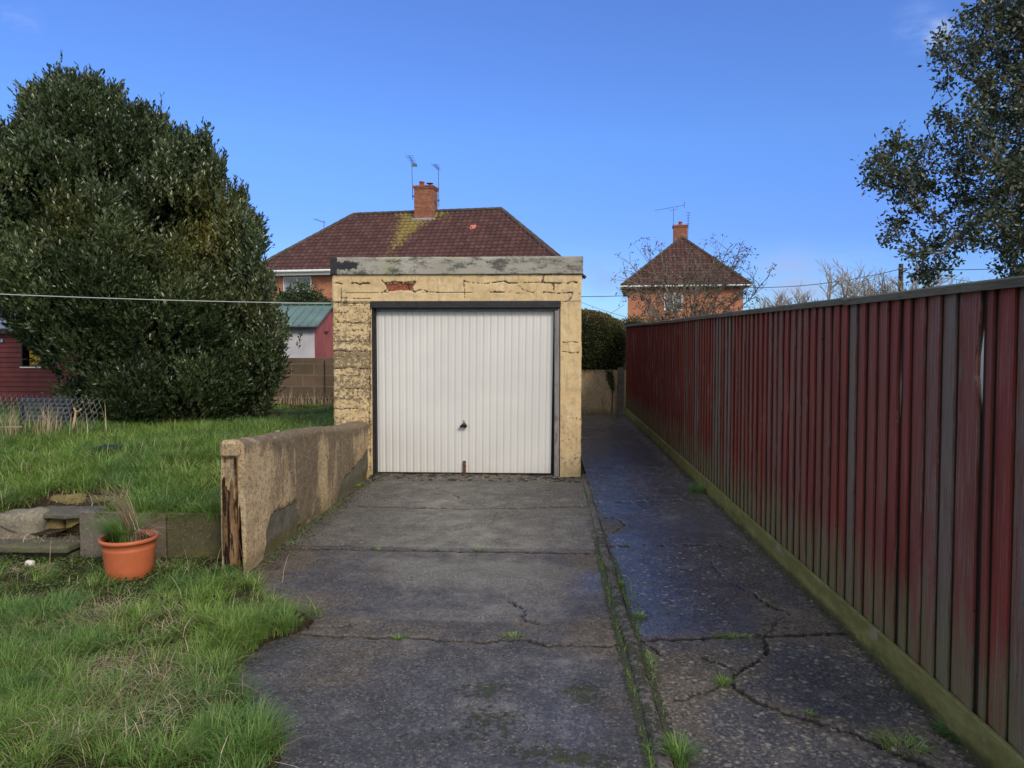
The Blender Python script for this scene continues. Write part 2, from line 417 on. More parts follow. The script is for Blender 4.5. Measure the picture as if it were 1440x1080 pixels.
# ---- fence paint
def fence_mat(name='worn_red_fence_paint'):
    m = M(name, .62, .35)
    r = m.attr('rnd'); x = m.sep()
    st = m.noise(16, 8, .8, vec=m.map((1, 5.5, .30))); fin = m.noise(60, 4, .7, vec=m.map((1, 4, .12)))
    red = m.ramp(m.noise(3, 4, vec=m.map((1, 3, .4))), (.3, (.110, .016, .013)), (.7, (.205, .036, .027)))
    red = m.mix(m.rng(r, .3, .6, 0, .5), red, (.150, .050, .042))
    grey = m.ramp(fin, (.3, (.075, .060, .055)), (.7, (.185, .155, .135)))
    wear = m.math('ADD', m.mul(m.math('POWER', r, 1.6), .50), st)
    c = m.mix(m.rng(wear, .80, .90), red, grey)
    hz = m.math('ADD', m.rng(x[2], 1.15, .15), m.mul(m.math('SUBTRACT', m.noise(4, 5, .7, vec=m.map((1, 4, .5))), .5), 1.5))
    c = m.mix(m.rng(hz, .55, 1.15, 0, .88), c, m.ramp(fin, (.3, (.085, .092, .045)), (.7, (.17, .175, .09))))
    c = m.mix(m.rng(m.noise(22, 5, .7, vec=m.map((1, 5, .07))), .56, .63, 0, .7), c, (.20, .165, .14))
    c = m.mix(m.rng(fin, .6, .75, 0, .6), c, (.02, .012, .012))
    c = m.mix(m.rng(m.attr('lap_shade'), .25, .60, 0, .95), c, (.010, .007, .006))  # shade of the gaps between boards, painted near-black into the lap edges
    c = m.mix(m.mul(m.rng(m.voro(7, vec=m.map((1, 6, 1.3))), .10, .05), .8), c, (.03, .018, .014))
    m.base(c); m.bump(m.math('ADD', fin, m.mul(st, .6)), .004, .8)
    return m.m
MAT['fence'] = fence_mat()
def mossy_board():
    m = M('algae_green_gravel_board', .8, .25)
    f = m.noise(8, 6, .7, vec=m.map((1, .6, 1.5))); g = m.noise(50, 4, .7)
    c = m.ramp(f, (.25, (.085, .082, .032)), (.5, (.13, .132, .045)), (.75, (.20, .205, .085)))
    c = m.mix(m.rng(m.noise(3, 5), .6, .72, 0, .6), c, (.23, .23, .19))
    z = m.sep()[2]
    c = m.mix(m.rng(m.math('ADD', z, m.mul(f, .12)), .12, .06, 0, .75), c, (.03, .032, .012))
    c = m.mix(m.rng(g, .58, .75, 0, .5), c, (.03, .03, .015))
    m.base(c); m.bump(g, .004); return m.m
MAT['gravelboard'] = mossy_board()
def oldwood(name, a, b, dk=(.03, .025, .02), vec=(1, 1, .12), sc=30):
    m = M(name, .8, .2); f = m.noise(sc, 5, .7, vec=m.map(vec)); g = m.noise(5, 5, .6)
    c = m.ramp(f, (.3, a), (.7, b)); c = m.mix(m.rng(g, .55, .7, 0, .6), c, dk); c = m.mix(m.rng(f, .58, .66, 0, .8), c, dk)
    m.base(c); m.bump(f, .006); return m.m
MAT['rail'] = oldwood('grey_weathered_rail', (.055, .053, .045), (.13, .125, .10), (.035, .05, .018), (1, .1, 1))
def rot():
    m = M('rotting_timber', .85, .15); f = m.noise(36, 6, .75, vec=m.map((1, 1, .06))); g = m.noise(24, 5, .7, vec=m.map((1, 1, .12)))
    c = m.ramp(f, (.3, (.06, .035, .018)), (.5, (.17, .10, .05)), (.7, (.33, .22, .13))); c = m.mix(m.rng(g, .51, .57, 0, .95), c, (.010, .007, .004))
    c = m.mix(m.rng(m.noise(6, 4), .58, .66, 0, .7), c, (.08, .03, .014)); m.base(c); m.bump(m.math('SUBTRACT', f, m.rng(g, .5, .57)), .012); return m.m
MAT['rotpost'] = rot()
MAT['greypost'] = oldwood('peeling_grey_timber', (.15, .14, .14), (.30, .28, .27), (.11, .06, .04), (1, 1, .1), 22)
MAT['darkwood'] = simple('dark_stained_timber', (.018, .018, .024), .5, .4, .5, 20, .003)
MAT['black'] = simple('black_plastic', (.012, .012, .014), .35, .5, .3, 20)
MAT['darkmetal'] = simple('dull_aerial_metal', (.11, .115, .13), .5, .5, .3, 12, 0, .5)
MAT['galv'] = simple('galvanised_wire', (.27, .27, .28), .4, .5, .2, 12, 0, .4)
MAT['cable'] = simple('pale_cable', (.42, .44, .44), .6, .3, .1, 4)
MAT['darkcable'] = simple('dark_cable', (.05, .06, .08), .6, .3, .1, 4)
MAT['whitepvc'] = simple('white_pvc', (.70, .72, .73), .4, .4, .08, 5)
MAT['glass'] = (lambda m: (m.base(m.ramp(m.noise(1.2, 3), (.4, (.10, .12, .14)), (.6, (.32, .34, .36)))), m.m)[1])(M('window_glass_reflecting', .08, .8))

def door_mat():
    m = M('white_painted_steel', .42, .4)
    x = m.sep(); f = m.noise(1.4, 4, .5); v = m.noise(5, 4, .6, vec=m.map((5, 5, .35)))
    c = m.ramp(f, (.3, (.57, .575, .56)), (.7, (.635, .64, .62)))
    c = m.mix(m.rng(v, .6, .8, 0, .25), c, (.52, .48, .42))
    c = m.mix(m.rng(m.math('ADD', x[2], m.mul(v, .25)), .24, .08, 0, .38), c, (.58, .46, .33))
    c = m.mix(m.rng(m.noise(26, 4, .6), .70, .76, 0, .6), c, (.40, .35, .28))
    m.base(c); m.bump(m.noise(6, 3), .002); return m.m
MAT['door'] = door_mat()
def rusty():
    m = M('rusty_plate', .8, .3); f = m.noise(60, 4, .7)
    m.base(m.ramp(f, (.35, (.025, .012, .01)), (.55, (.12, .045, .03)), (.68, (.35, .24, .16)))); m.bump(f, .003); return m.m
MAT['rust'] = rusty()

def brickmat(name, a, b, mortar, w=.225, h=.075, mort=.008, bump=.006):
    m = M(name, .85, .2); x = m.n('ShaderNodeTexBrick'); m.put(x.inputs['Vector'], m.tc.outputs['UV'])
    x.inputs['Color1'].default_value = (*a, 1); x.inputs['Color2'].default_value = (*b, 1); x.inputs['Mortar'].default_value = (*mortar, 1)
    x.inputs['Scale'].default_value = 1; x.inputs['Brick Width'].default_value = w; x.inputs['Row Height'].default_value = h; x.inputs['Mortar Size'].default_value = mort; x.inputs['Bias'].default_value = -.1
    c = m.mix(m.rng(m.noise(3, 5, .65), .35, .75, 0, .55), x.outputs['Color'], tuple(q * .55 for q in a))
    c = m.mix(m.rng(m.noise(40, 4, .7), .55, .75, 0, .45), c, tuple(q * .5 for q in b))
    m.base(c); m.bump(m.math('SUBTRACT', m.mul(m.noise(50, 3), .3), x.outputs['Fac']), bump); return m.m
MAT['brick'] = brickmat('orange_red_brick', (.47, .175, .10), (.57, .235, .145), (.42, .28, .20))
MAT['chimbrick'] = brickmat('weathered_chimney_brick', (.25, .085, .05), (.38, .15, .09), (.30, .22, .16))
MAT['block'] = brickmat('brown_concrete_block', (.125, .095, .070), (.18, .125, .095), (.23, .19, .14), .45, .225, .012, .01)

def tilemat():
    m = M('brown_pantile', .72, .25)
    t, l = m.attr('rnd'), m.attr('lichen')
    c = m.ramp(t, (0, (.058, .027, .026)), (.5, (.076, .036, .034)), (1, (.098, .047, .042)))
    c = m.mix(m.rng(m.noise(1.2, 5, .6), .5, .75, 0, .5), c, (.045, .022, .022))
    lm = m.rng(m.math('ADD', l, m.mul(m.math('SUBTRACT', m.noise(7, 5, .8), .5), 3.2)), .50, .72)
    c = m.mix(m.mul(lm, .8), c, m.ramp(m.noise(12, 3), (.3, (.13, .105, .028)), (.7, (.30, .25, .07))))
    m.base(c); return m.m
MAT['tile'] = tilemat()
MAT['ridge'] = simple('ridge_tile', (.075, .06, .052), .8, .2, .4, 3)
MAT['pot_clay'] = simple('chimney_pot_clay', (.33, .10, .06), .8, .2, .2, 6)
MAT['leadmortar'] = simple('lead_flashing', (.25, .25, .25), .7, .3, .3, 5)

def leafmat(name, stops, rough=.45, spec=.4, trans=.25, patch=None):
    m = M(name, rough, spec); r = m.attr('rnd')
    c = m.ramp(r, *stops)
    if patch: c = m.mix(m.mul(m.attr('patch'), .85), c, patch)
    m.base(c)
    if trans:
        o = m.t.nodes['Material Output']; tr = m.n('ShaderNodeBsdfTranslucent'); m.put(tr.inputs[0], m.mix(.5, c, (.10, .16, .02)))
        ms = m.n('ShaderNodeMixShader'); ms.inputs[0].default_value = trans
        m.t.links.new(m.b.outputs[0], ms.inputs[1]); m.t.links.new(tr.outputs[0], ms.inputs[2]); m.t.links.new(ms.outputs[0], o.inputs[0])
    return m.m
MAT['laurel'] = leafmat('laurel_leaf', ((0, (.009, .020, .010)), (.45, (.034, .058, .026)), (.8, (.085, .118, .050)), (1, (.19, .23, .11))), .30, .5, .15, (.15, .14, .028))
MAT['oak'] = leafmat('evergreen_oak_leaf', ((0, (.026, .036, .022)), (.6, (.058, .074, .045)), (1, (.14, .16, .11))), .38, .5, .15, (.10, .10, .025))
MAT['hedge'] = leafmat('clipped_hedge_leaf', ((0, (.026, .040, .013)), (.6, (.065, .082, .026)), (1, (.10, .095, .03))), .5, .35, .12, (.14, .10, .04))
MAT['bushleaf'] = leafmat('dark_bush_leaf', ((0, (.020, .038, .014)), (.6, (.042, .070, .024)), (1, (.075, .10, .035))), .45, .4, .15)
MAT['grass'] = leafmat('lawn_grass', ((0, (.11, .20, .028)), (.45, (.18, .32, .052)), (.8, (.27, .43, .09)), (1, (.44, .43, .17))), .45, .4, .42, (.085, .21, .072))
MAT['straw'] = leafmat('dead_straw', ((0, (.17, .12, .07)), (.6, (.36, .28, .18)), (1, (.58, .50, .36))), .7, .2, .1)
MAT['clover'] = leafmat('low_weed_leaf', ((0, (.035, .065, .014)), (.6, (.065, .115, .026)), (1, (.13, .19, .05))), .5, .3, .25)
MAT['deadleaf'] = leafmat('withered_grey_leaf', ((0, (.055, .048, .035)), (.6, (.12, .105, .07)), (1, (.20, .18, .13))), .7, .2, .1)
def bark(name, a, b):
    m = M(name, .85, .2); f = m.noise(20, 5, .7, vec=m.map((1, 1, .3))); m.base(m.ramp(f, (.3, a), (.7, b))); m.bump(f, .01); return m.m
MAT['bark'] = bark('dark_bark', (.03, .024, .018), (.09, .075, .055))
MAT['oakbark'] = bark('grey_brown_bark', (.06, .05, .038), (.19, .165, .125))
MAT['twig'] = bark('bare_twig', (.13, .11, .09), (.26, .22, .18))
MAT['fartwig'] = bark('distant_bare_twig', (.17, .16, .15), (.30, .28, .27))
def soil():
    m = M('damp_soil', .95, .1); f = m.noise(7, 6, .7); g = m.noise(50, 5, .7)
    c = m.ramp(f, (.3, (.020, .016, .010)), (.5, (.05, .04, .024)), (.7, (.035, .05, .014)))
    c = m.mix(m.rng(g, .55, .7, 0, .7), c, (.16, .12, .07)); m.base(c); m.bump(m.math('ADD', f, g), .03); return m.m
MAT['soil'] = soil()
def turf():
    m = M('distant_turf', .95, .1); f = m.noise(.5, 6, .7)
    m.base(m.ramp(f, (.3, (.03, .055, .014)), (.7, (.06, .09, .025)))); m.bump(m.noise(9, 5), .05); return m.m
MAT['turf'] = turf()

# ================================================================== THE SETTING
# far ground, one sheet reaching the horizon
nx = 60
gx = np.sinh(np.linspace(-1, 1, nx) * 6) / math.sinh(6) * 1200; gy = gx + 300
X_, Y_ = np.meshgrid(gx, gy)
Z_ = np.full_like(X_, -.06) + sstep(60, 700, np.hypot(X_, Y_)) * 1.2 * fbm(X_ / 90, Y_ / 90, 3)
np_mesh('ground', np.stack([X_, Y_, Z_], -1).reshape(-1, 3), [grid_faces(nx, nx)], MAT['turf'])['kind'] = 'structure'

XW = -2.06       # drive face of the rendered wall
KX = .47         # middle of the edging strip
XF = 1.74        # fence
def rows(y0, y1, k):
    n = int(math.log(y1 / y0) / k); return y0 * (y1 / y0) ** np.linspace(0, 1, n)
def wob(pts, amp=.02, seed=0, n=10):
    out = []; r = random.Random(seed)
    for (a, b), (c, d) in zip(pts[:-1], pts[1:]):
        for i in range(n):
            t = i / n; out.append((a + (c - a) * t + r.uniform(-amp, amp), b + (d - b) * t + r.uniform(-amp, amp)))
    out.append(pts[-1]); return out
def G(*pp): return [tuple(gr(px, py)[:2]) for px, py in pp]
def blob(x, y, px, py, rx, ry, z=0):
    c = gr(px, py); return np.exp(-(((x - c.x) / rx) ** 2 + ((y - c.y) / ry) ** 2))

def slab_sheet(name, x0, x1, y0, y1, ncol, k, cracks, fn):
    ys = rows(y0, y1, k); xs = np.linspace(x0, x1, ncol)
    X, Y = np.meshgrid(xs, ys)
    at_ = fn(X, Y)
    cr = np.zeros_like(X)
    wn_ = fbm(X * 25, Y * 25, 5, 3)
    Z = .010 * (fbm(X * 1.3, Y * 1.3, 8, 3) - .5) + .004 * (fbm(X * 14, Y * 14, 9, 3) - .5)
    for pts, w in cracks:
        d = polydist(X, Y, pts)
        cr = np.maximum(cr, sstep(w * 1.0, w * .25, d + (wn_ - .5) * w * 1.6))
    Z = Z - .022 * cr
    at_['dark'] = np.clip(np.maximum(cr, at_.get('dark', 0)), 0, 1)
    brownc = np.zeros_like(X)
    for pts, w in cracks:
        brownc = np.maximum(brownc, np.exp(-(polydist(X, Y, pts) / .09) ** 2) * min(1, w / .008))
    at_['brown'] = np.clip(at_['brown'] + brownc * .6, 0, 1.2)
    at_['moss'] = np.clip(at_['moss'] + np.exp(-(polydist(X, Y, cracks[0][0]) / .02) ** 2) * 0, 0, 1.2)
    for q in ('dark', 'wet', 'brown', 'moss', 'smooth', 'lichen'): at_[q] = np.broadcast_to(at_[q], X.shape)
    o = np_mesh(name, np.stack([X, Y, Z], -1).reshape(-1, 3), [grid_faces(*X.shape)], MAT['concrete'], attrs=at_, smooth=True)
    o['kind'] = 'structure'; return o

def joint(pp, amp=.012, seed=1): return wob(G(*pp), amp, seed, 14)
DJ = [joint(((505, 712), (660, 716), (833, 712)), .010, 3), joint(((395, 771), (560, 774), (700, 776), (856, 779)), .010, 4),
      joint(((420, 893), (560, 897), (680, 903), (740, 900), (770, 908), (892, 908)), .014, 5)]
dcr = [(DJ[0], .014), (DJ[1], .016), (DJ[2], .014),
       (joint(((430, 883), (480, 881), (505, 876)), .01, 6), .007), (joint(((670, 712), (625, 690), (600, 684)), .01, 7), .004),
       (joint(((715, 845), (740, 858), (735, 872), (760, 878)), .012, 8), .005), (joint(((700, 720), (690, 735), (640, 745)), .01, 9), .003)]
def drive_fn(X, Y):
    n1 = fbm(X * 1.1, Y * .9, 21, 4); n2 = fbm(X * 3, Y * 3, 22, 4)
    sm = sstep(5.68, 5.74, Y)
    brown = sstep(.30, .0, X - XW - .25 * n2 * 1) * .9 + sstep(.25, .0, np.abs(Y - 5.35) - .12) * .55 * (n2 + .3)
    brown = brown + sstep(.35, .0, KX - X - .1) * .45 + .9 * blob(X, Y, 420, 850, .45, .35) + .6 * blob(X, Y, 620, 880, 1.0, .14) + .5 * blob(X, Y, 840, 890, .2, .25)
    brown = brown + .75 * blob(X, Y, 460, 950, .35, .35) + .45 * blob(X, Y, 600, 920, .9, .10) + .5 * blob(X, Y, 690, 1010, .12, .12) + .3 * blob(X, Y, 860, 990, .12, .15)
    brown = brown * (1 - .55 * sm)
    moss = .85 * blob(X, Y, 820, 975, .12, .13) + .7 * blob(X, Y, 680, 970, .17, .12) + .62 * blob(X, Y, 690, 1010, .2, .10) + .7 * blob(X, Y, 830, 1070, .16, .05) + .4 * blob(X, Y, 640, 1040, .3, .1) + .5 * blob(X, Y, 760, 1060, .2, .1)
    moss = moss + 1.15 * np.exp(-((X - KX + .05) / .035) ** 2) * sstep(8, 4.5, Y) + .6 * sstep(.10, .0, X - XW)
    wet = .50 + .55 * (n1 - .5) + .9 * blob(X, Y, 790, 815, .35, .28) + .75 * blob(X, Y, 600, 865, .55, .10) + .6 * blob(X, Y, 620, 800, .7, .3) + .35 * blob(X, Y, 800, 1000, .7, .6)
    wet = wet - brown * .55 + sm * .02
    lich = .35 * sm + .45 * sstep(7.1, 7.6, Y) + .05
    return dict(wet=wet, brown=brown, moss=moss, smooth=sm * (.55 + .35 * n1), lichen=lich)
slab_sheet('driveway', XW - .05, KX - .035, 1.2, 8.38, 250, .0036, dcr, drive_fn)
PJ = [joint(((826, 623), (905, 625)), .006, 11), joint(((838, 657), (935, 659)), .008, 12), joint(((840, 707), (990, 703)), .008, 13),
      joint(((858, 768), (1000, 766), (1060, 775)), .010, 14), joint(((900, 899), (1000, 897), (1100, 893), (1210, 890)), .014, 15)]
pcr = [(PJ[0], .010), (PJ[1], .010), (PJ[2], .016), (PJ[3], .006), (PJ[4], .018),
       (joint(((850, 727), (870, 730), (880, 738), (862, 750)), .008, 16), .010),
       (joint(((1025, 960), (1060, 985), (1110, 1005), (1150, 1015), (1200, 1030), (1240, 1050), (1300, 1075), (1400, 1110)), .014, 17), .013),
       (joint(((1075, 895), (1080, 920), (1040, 945), (1020, 962)), .012, 18), .010), (joint(((1020, 962), (990, 975), (930, 990)), .012, 19), .006),
       (joint(((985, 925), (1020, 935), (1040, 945)), .01, 20), .007), (joint(((1060, 835), (1080, 850), (1110, 862), (1075, 893)), .014, 23), .007), (joint(((1060, 835), (1020, 815), (1000, 790)), .014, 25), .004),
       (joint(((905, 900), (935, 925)), .014, 24), .008)]
def path_fn(X, Y):
    n1 = fbm(X * 1.4, Y * 1.1, 31, 4); n2 = fbm(X * 3.5, Y * 3.5, 32, 4)
    brown = .7 * blob(X, Y, 1010, 925, .2, .25) + .6 * blob(X, Y, 960, 985, .22, .5) + .35 * sstep(4.05, 3.9, Y) * (n2 > .5) + .8 * blob(X, Y, 1150, 890, .3, .35) + .5 * sstep(.22, .02, XF - .06 - X) + .35 * sstep(.12, 0, X - KX)
    brown = brown + .75 * blob(X, Y, 1280, 1040, .25, .2) + .5 * blob(X, Y, 1080, 860, .15, .3) + .7 * blob(X, Y, 855, 740, .12, .25)
    moss = .5 * blob(X, Y, 940, 855, .08, .1) + .75 * sstep(.10, .0, XF - .05 - X) + 1.0 * np.exp(-((X - KX - .045) / .03) ** 2) * sstep(8, 4.5, Y) + .45 * blob(X, Y, 1080, 870, .2, .4)
    wet = .92 + .9 * (n1 - .5) + .5 * (n2 - .5) - .9 * brown * .6 - .25 * sstep(4.05, 3.9, Y)
    lich = .32 + .50 * sstep(4.1, 3.9, Y) + .3 * sstep(.45, .6, n1) + .25 * sstep(6.2, 7.3, Y)
    return dict(wet=wet, brown=brown, moss=moss, smooth=.30 * sstep(.4, .6, n2) + .25 * blob(X, Y, 1000, 930, .35, .4), lichen=lich)
slab_sheet('path', KX + .035, XF + .03, 1.2, 15.75, 125, .0046, pcr, path_fn)
# dirt under the joint of the edging
mb = MB(); mb.box(KX - .06, 1.2, -.05, KX + .06, 15.7, -.028); o = part('joint_soil', mb, MAT['soil']); o['kind'] = 'structure'
# narrow concrete edging between drive and path
ys = rows(1.2, 8.75, .005); prof = [(-.037, -.03), (-.034, .008), (-.022, .019), (0, .022), (.022, .019), (.034, .006), (.037, -.03)]
P = np.array(prof); n = len(P)
jx = (fbm(ys * 3, ys * 0, 41, 3) - .5) * .02; hh = (fbm(ys * 8, ys * 0, 42, 3) - .5) * .012
co = np.stack([KX + P[None, :, 0] + jx[:, None] * 1, np.broadcast_to(ys[:, None], (len(ys), n)), P[None, :, 1] + hh[:, None] - .003], -1)
sh = co.shape[:2]; z0 = np.zeros(sh)
o = np_mesh('edging_kerb', co.reshape(-1, 3), [grid_faces(*sh)], MAT['concrete'], attrs=dict(dark=z0, wet=z0 + .15, brown=z0 + .55, moss=.62 * np.broadcast_to(fbm(ys * 2, ys * 0, 43, 3)[:, None] + .25, sh), smooth=z0 + .6, lichen=z0 + .1), smooth=True)
o['kind'] = 'structure'

# ---- garden soil: lower patch (with its ragged edge onto the drive) and upper lawn
EDG = [(1.0, -.95), (2.6, -.98), (2.84, -1.03), (3.05, -1.25), (3.27, -1.42), (3.54, -1.52), (3.85, -1.50), (4.02, -1.36), (4.15, -1.30), (4.28, -1.38), (4.4, -1.62), (4.57, -1.78), (4.9, -1.98), (5.1, -2.12), (6, -2.2)]
def edge_x(y):
    e = np.interp(y, [a for a, b in EDG], [b for a, b in EDG]); return e + .07 * (fbm(np.asarray(y) * 7, np.asarray(y) * 0, 51, 3) - .5)
xs = np.linspace(-7.5, -.8, 240); ys = rows(1.2, 5.42, .008)
X, Y = np.meshgrid(xs, ys); Z = .022 + .05 * (fbm(X * 2, Y * 2, 52, 4) - .4) + sstep(0, .5, edge_x(Y) - X) * .02
Z = np.where(X > edge_x(Y), -.05, Z * sstep(0, .08, edge_x(Y) - X) + .004)
def lowz(x, y): return .022 + .05 * (fbm(x * 2, y * 2, 52, 4) - .4) + .01
np_mesh('lower_garden_soil', np.stack([X, Y, Z], -1).reshape(-1, 3), [grid_faces(*X.shape)], MAT['soil'], smooth=True)['kind'] = 'structure'
def upz(x, y):
    x = np.asarray(x, float); y = np.asarray(y, float)
    z = .36 + .035 * (fbm(x * 1.1, y * 1.1, 61, 3) - .5) + .05 * sstep(5.6, 8, y) - .10 * sstep(9, 14, y)
    z = z + .10 * np.exp(-((x + 3.6) / 1.2) ** 2 - ((y - 7.8) / 1.3) ** 2)
    # small dip down to the steps
    z = z - .17 * sstep(.55, .1, np.abs(x + 3.75)) * sstep(6.05, 5.6, y)
    return z
xs = np.linspace(-16, XW - .12, 170); ys = rows(5.255, 15.5, .008); X, Y = np.meshgrid(xs, ys)
np_mesh('upper_lawn_soil', np.stack([X, Y, upz(X, Y)], -1).reshape(-1, 3), [grid_faces(*X.shape)], MAT['soil'], smooth=True)['kind'] = 'structure'

# ================================================================== GARAGE
GY = 8.62                                      # plane of the garage front
def gp(cx, cy):                                # point of a close-up of the front -> (x, z) on the wall
    p = at(440 + cx / 3.085, 350 + cy / 3.085, GY); return (p.x, p.z)
gL, gR = at(468, 500, GY).x, at(818, 500, GY).x
gT = at(640, 386, GY).z                        # top of the painted wall, under the cement band
gTT = at(640, 361.5, GY).z
dL, dR, dT = at(523, 500, GY).x, at(788, 500, GY).x, at(650, 424, GY).z
garage = thing('garage', (-1.03, GY, 0), 'flat-roofed single garage of flaking cream render with a white up-and-over door', 'garage')
nx_, nz_ = 380, 320
xs = np.linspace(gL, gR, nx_); zs = np.linspace(-.04, gT, nz_); X, Z = np.meshgrid(xs, zs)
xs[np.argmin(abs(xs - dL))] = dL; xs[np.argmin(abs(xs - dR))] = dR; zs[np.argmin(abs(zs - dT))] = dT
X, Z = np.meshgrid(xs, zs)
def C(*pp): return [gp(*p) for p in pp]
CR = [(C((88, 150), (100, 148), (128, 152)), .010), (C((163, 150), (185, 148), (205, 154), (225, 150), (245, 149)), .013), (C((300, 138), (312, 150), (322, 172), (310, 186)), .010),
      (C((318, 148), (350, 144), (380, 146), (445, 145)), .013), (C((445, 146), (432, 170), (436, 186), (445, 188)), .008),
      (C((120, 190), (180, 192), (300, 190), (330, 188)), .005), (C((445, 186), (462, 179), (480, 178), (500, 187), (480, 190)), .009), (C((500, 188), (560, 190), (655, 190)), .005),
      (C((655, 142), (700, 148), (740, 152), (790, 146), (830, 140), (850, 150), (900, 148), (1000, 145)), .009), (C((996, 108), (1000, 125), (996, 142), (1010, 148), (1060, 150), (1105, 150), (1125, 142), (1148, 148)), .011),
      (C((1040, 150), (1046, 168), (1043, 184)), .011), (C((895, 160), (910, 178), (935, 186), (958, 190), (962, 184)), .006), (C((770, 190), (800, 186), (835, 188)), .011), (C((1000, 188), (1030, 190), (1060, 194), (1122, 190)), .008),
      (C((122, 152), (123, 235)), .006), (C((92, 231), (125, 234), (145, 237)), .010), (C((145, 212), (145, 236)), .007), (C((120, 214), (200, 216), (248, 216)), .006), (C((145, 238), (200, 236), (250, 238)), .006),
      (C((1126, 184), (1124, 205), (1112, 222), (1090, 232), (1082, 238)), .009), (C((655, 114), (657, 214)), .004), (C((655, 140), (655, 165)), .007), (C((660, 190), (770, 188), (900, 192)), .004),
      (C((660, 112), (900, 114), (1160, 112)), .004),
      (C((1083, 404), (1100, 408), (1120, 403), (1150, 408)), .007), (C((1100, 450), (1125, 452), (1152, 450)), .008), (C((1083, 446), (1110, 448)), .005),
      (C((248, 235), (250, 300), (244, 400), (248, 480), (246, 560), (248, 640), (243, 720), (247, 800), (246, 960)), .006)]
rr = random.Random(5)
for cy, w in ((275, .006), (320, .012), (357, .005), (402, .007), (445, .013), (468, .005), (518, .012), (550, .006), (568, .006), (608, .009), (650, .007), (694, .010), (735, .006), (790, .006), (830, .006), (880, .006)):
    x = 90 if cy < 750 else 190
    while x < 240:
        L = rr.uniform(25, 90); q = min(x + L, 243)
        CR.append((C(*[(x + (q - x) * t / 5, cy + rr.uniform(-3.5, 3.5)) for t in range(6)]), w * rr.uniform(.3, .85)))
        x = q + rr.uniform(3, 26)
wn_ = fbm(X * 40, Z * 40, 71, 3); crack = np.zeros_like(X)
for pts, w in CR:
    crack = np.maximum(crack, sstep(w * .85, w * .25, polydist(X, Z, pts) + (wn_ - .5) * w * 2.0))
crack = crack * sstep(.12, .34, fbm(X * 9, Z * 9, 72, 3) * 1.0)
poly = C((316, 152), (350, 149), (405, 150), (441, 149), (430, 170), (432, 184), (420, 180), (380, 180), (326, 184), (320, 170))
def inpoly(X, Z, poly):
    c = np.zeros(X.shape, bool); n = len(poly)
    for i in range(n):
        (x1, z1), (x2, z2) = poly[i], poly[(i + 1) % n]
        c ^= ((z1 > Z) != (z2 > Z)) & (X < (x2 - x1) * (Z - z1) / (z2 - z1 + 1e-12) + x1)
    return c
brick = inpoly(X + (wn_ - .5) * .012, Z + (wn_ - .5) * .012, poly).astype(float)
crack = np.maximum(crack, brick * (polydist(X, Z, C((408, 150), (414, 165), (420, 182))) < .006))
pL = X < dL; pR = X > dR
n9 = fbm(X * 5, Z * 9, 73, 4); band = fbm(X * .8, Z * 13, 75, 3)
dirt = np.zeros_like(X) - .30
dirt = np.where(pL, .20 + .95 * (band - .38) * sstep(1.92, 1.75, Z) + .10 * sstep(1.85, 1.5, Z) - .45 * sstep(.75, .45, Z) * sstep(dL - .25, dL, X), dirt)
dirt = np.where(pR, -.24 + .36 * sstep(1.35, .1, Z) + .5 * (n9 - .5), dirt)
dirt = np.where(Z > dT, -.26 + .3 * (fbm(X * 3, Z * 7, 76, 4) - .5) + .22 * sstep(gT - .05, gT, Z), dirt)
for pts, w in CR: dirt = dirt + .26 * np.exp(-(polydist(X, Z, pts) / .026) ** 2) * min(1, w / .01)
ghost = np.zeros_like(X)
for st in (((455, 150), (462, 138), (470, 140)), ((498, 142), (500, 132), (505, 130), (508, 141)), ((516, 136), (522, 132), (524, 140), (517, 142)), ((532, 142), (533, 133), (540, 132), (542, 141)),
           ((555, 146), (566, 132)), ((556, 132), (560, 142)), ((590, 132), (598, 135), (597, 144), (590, 146), (588, 138), (590, 132)), ((578, 132), (583, 146))):
    ghost = np.maximum(ghost, sstep(.014, .004, polydist(X, Z, C(*st))))
ghost *= .9 * fbm(X * 20, Z * 20, 77, 2) + .1
green = sstep(.30, .0, Z) * (pL | pR) * .9 * fbm(X * 6, Z * 6, 78)
Yd = -.004 * (fbm(X * 6, Z * 6, 79, 4) - .5) * 2 + .014 * crack + .022 * brick + .010 * np.where(pL & (Z < 1.9), (n9 - .45), 0)
lint = (Z > dT)
Yd = Yd - .006 * lint
edge = sstep(.02, 0, X - gL) * .008 * (fbm(Z * 9, Z * 0, 80) + .3) + sstep(.02, 0, gR - X) * .008 * (fbm(Z * 9, Z * 0, 81) + .3)
Yd = Yd + edge * 2
Xd = X + np.where(X < gL + 1e-4, .012 * (fbm(Z * 6, Z * 0, 82, 4) - .3), 0) - np.where(X > gR - 1e-4, .012 * (fbm(Z * 6, Z * 0, 83, 4) - .3), 0)
xc = (X[:-1, :-1] + X[1:, 1:]) / 2; zc = (Z[:-1, :-1] + Z[1:, 1:]) / 2
keep = ~((xc > dL) & (xc < dR) & (zc < dT))
np_mesh('front_wall', np.stack([Xd, GY + Yd, Z], -1).reshape(-1, 3), [grid_faces(nz_, nx_, keep)], MAT['render'], garage,
        dict(crack=crack, dirt=dirt, brick=brick, ghost=ghost, green=green))
GB = GY + 5.3
mb = MB()
mb.box(gL + .012, GY + .03, -.05, gL + .22, GB, gT - .004); mb.box(gR - .22, GY + .03, -.05, gR - .012, GB, gT - .004)
mb.box(gL + .22, GB - .21, -.05, gR - .22, GB, gT - .006)
mb.box(gL + .22, GY + .03, -.05, dL - .001, GY + .215, gT - .006); mb.box(dR + .001, GY + .03, -.05, gR - .22, GY + .215, gT - .006)
mb.box(dL - .001, GY + .03, dT, dR + .001, GY + .215, gT - .008)
part('wall', mb, MAT['wallrender'], garage, True)
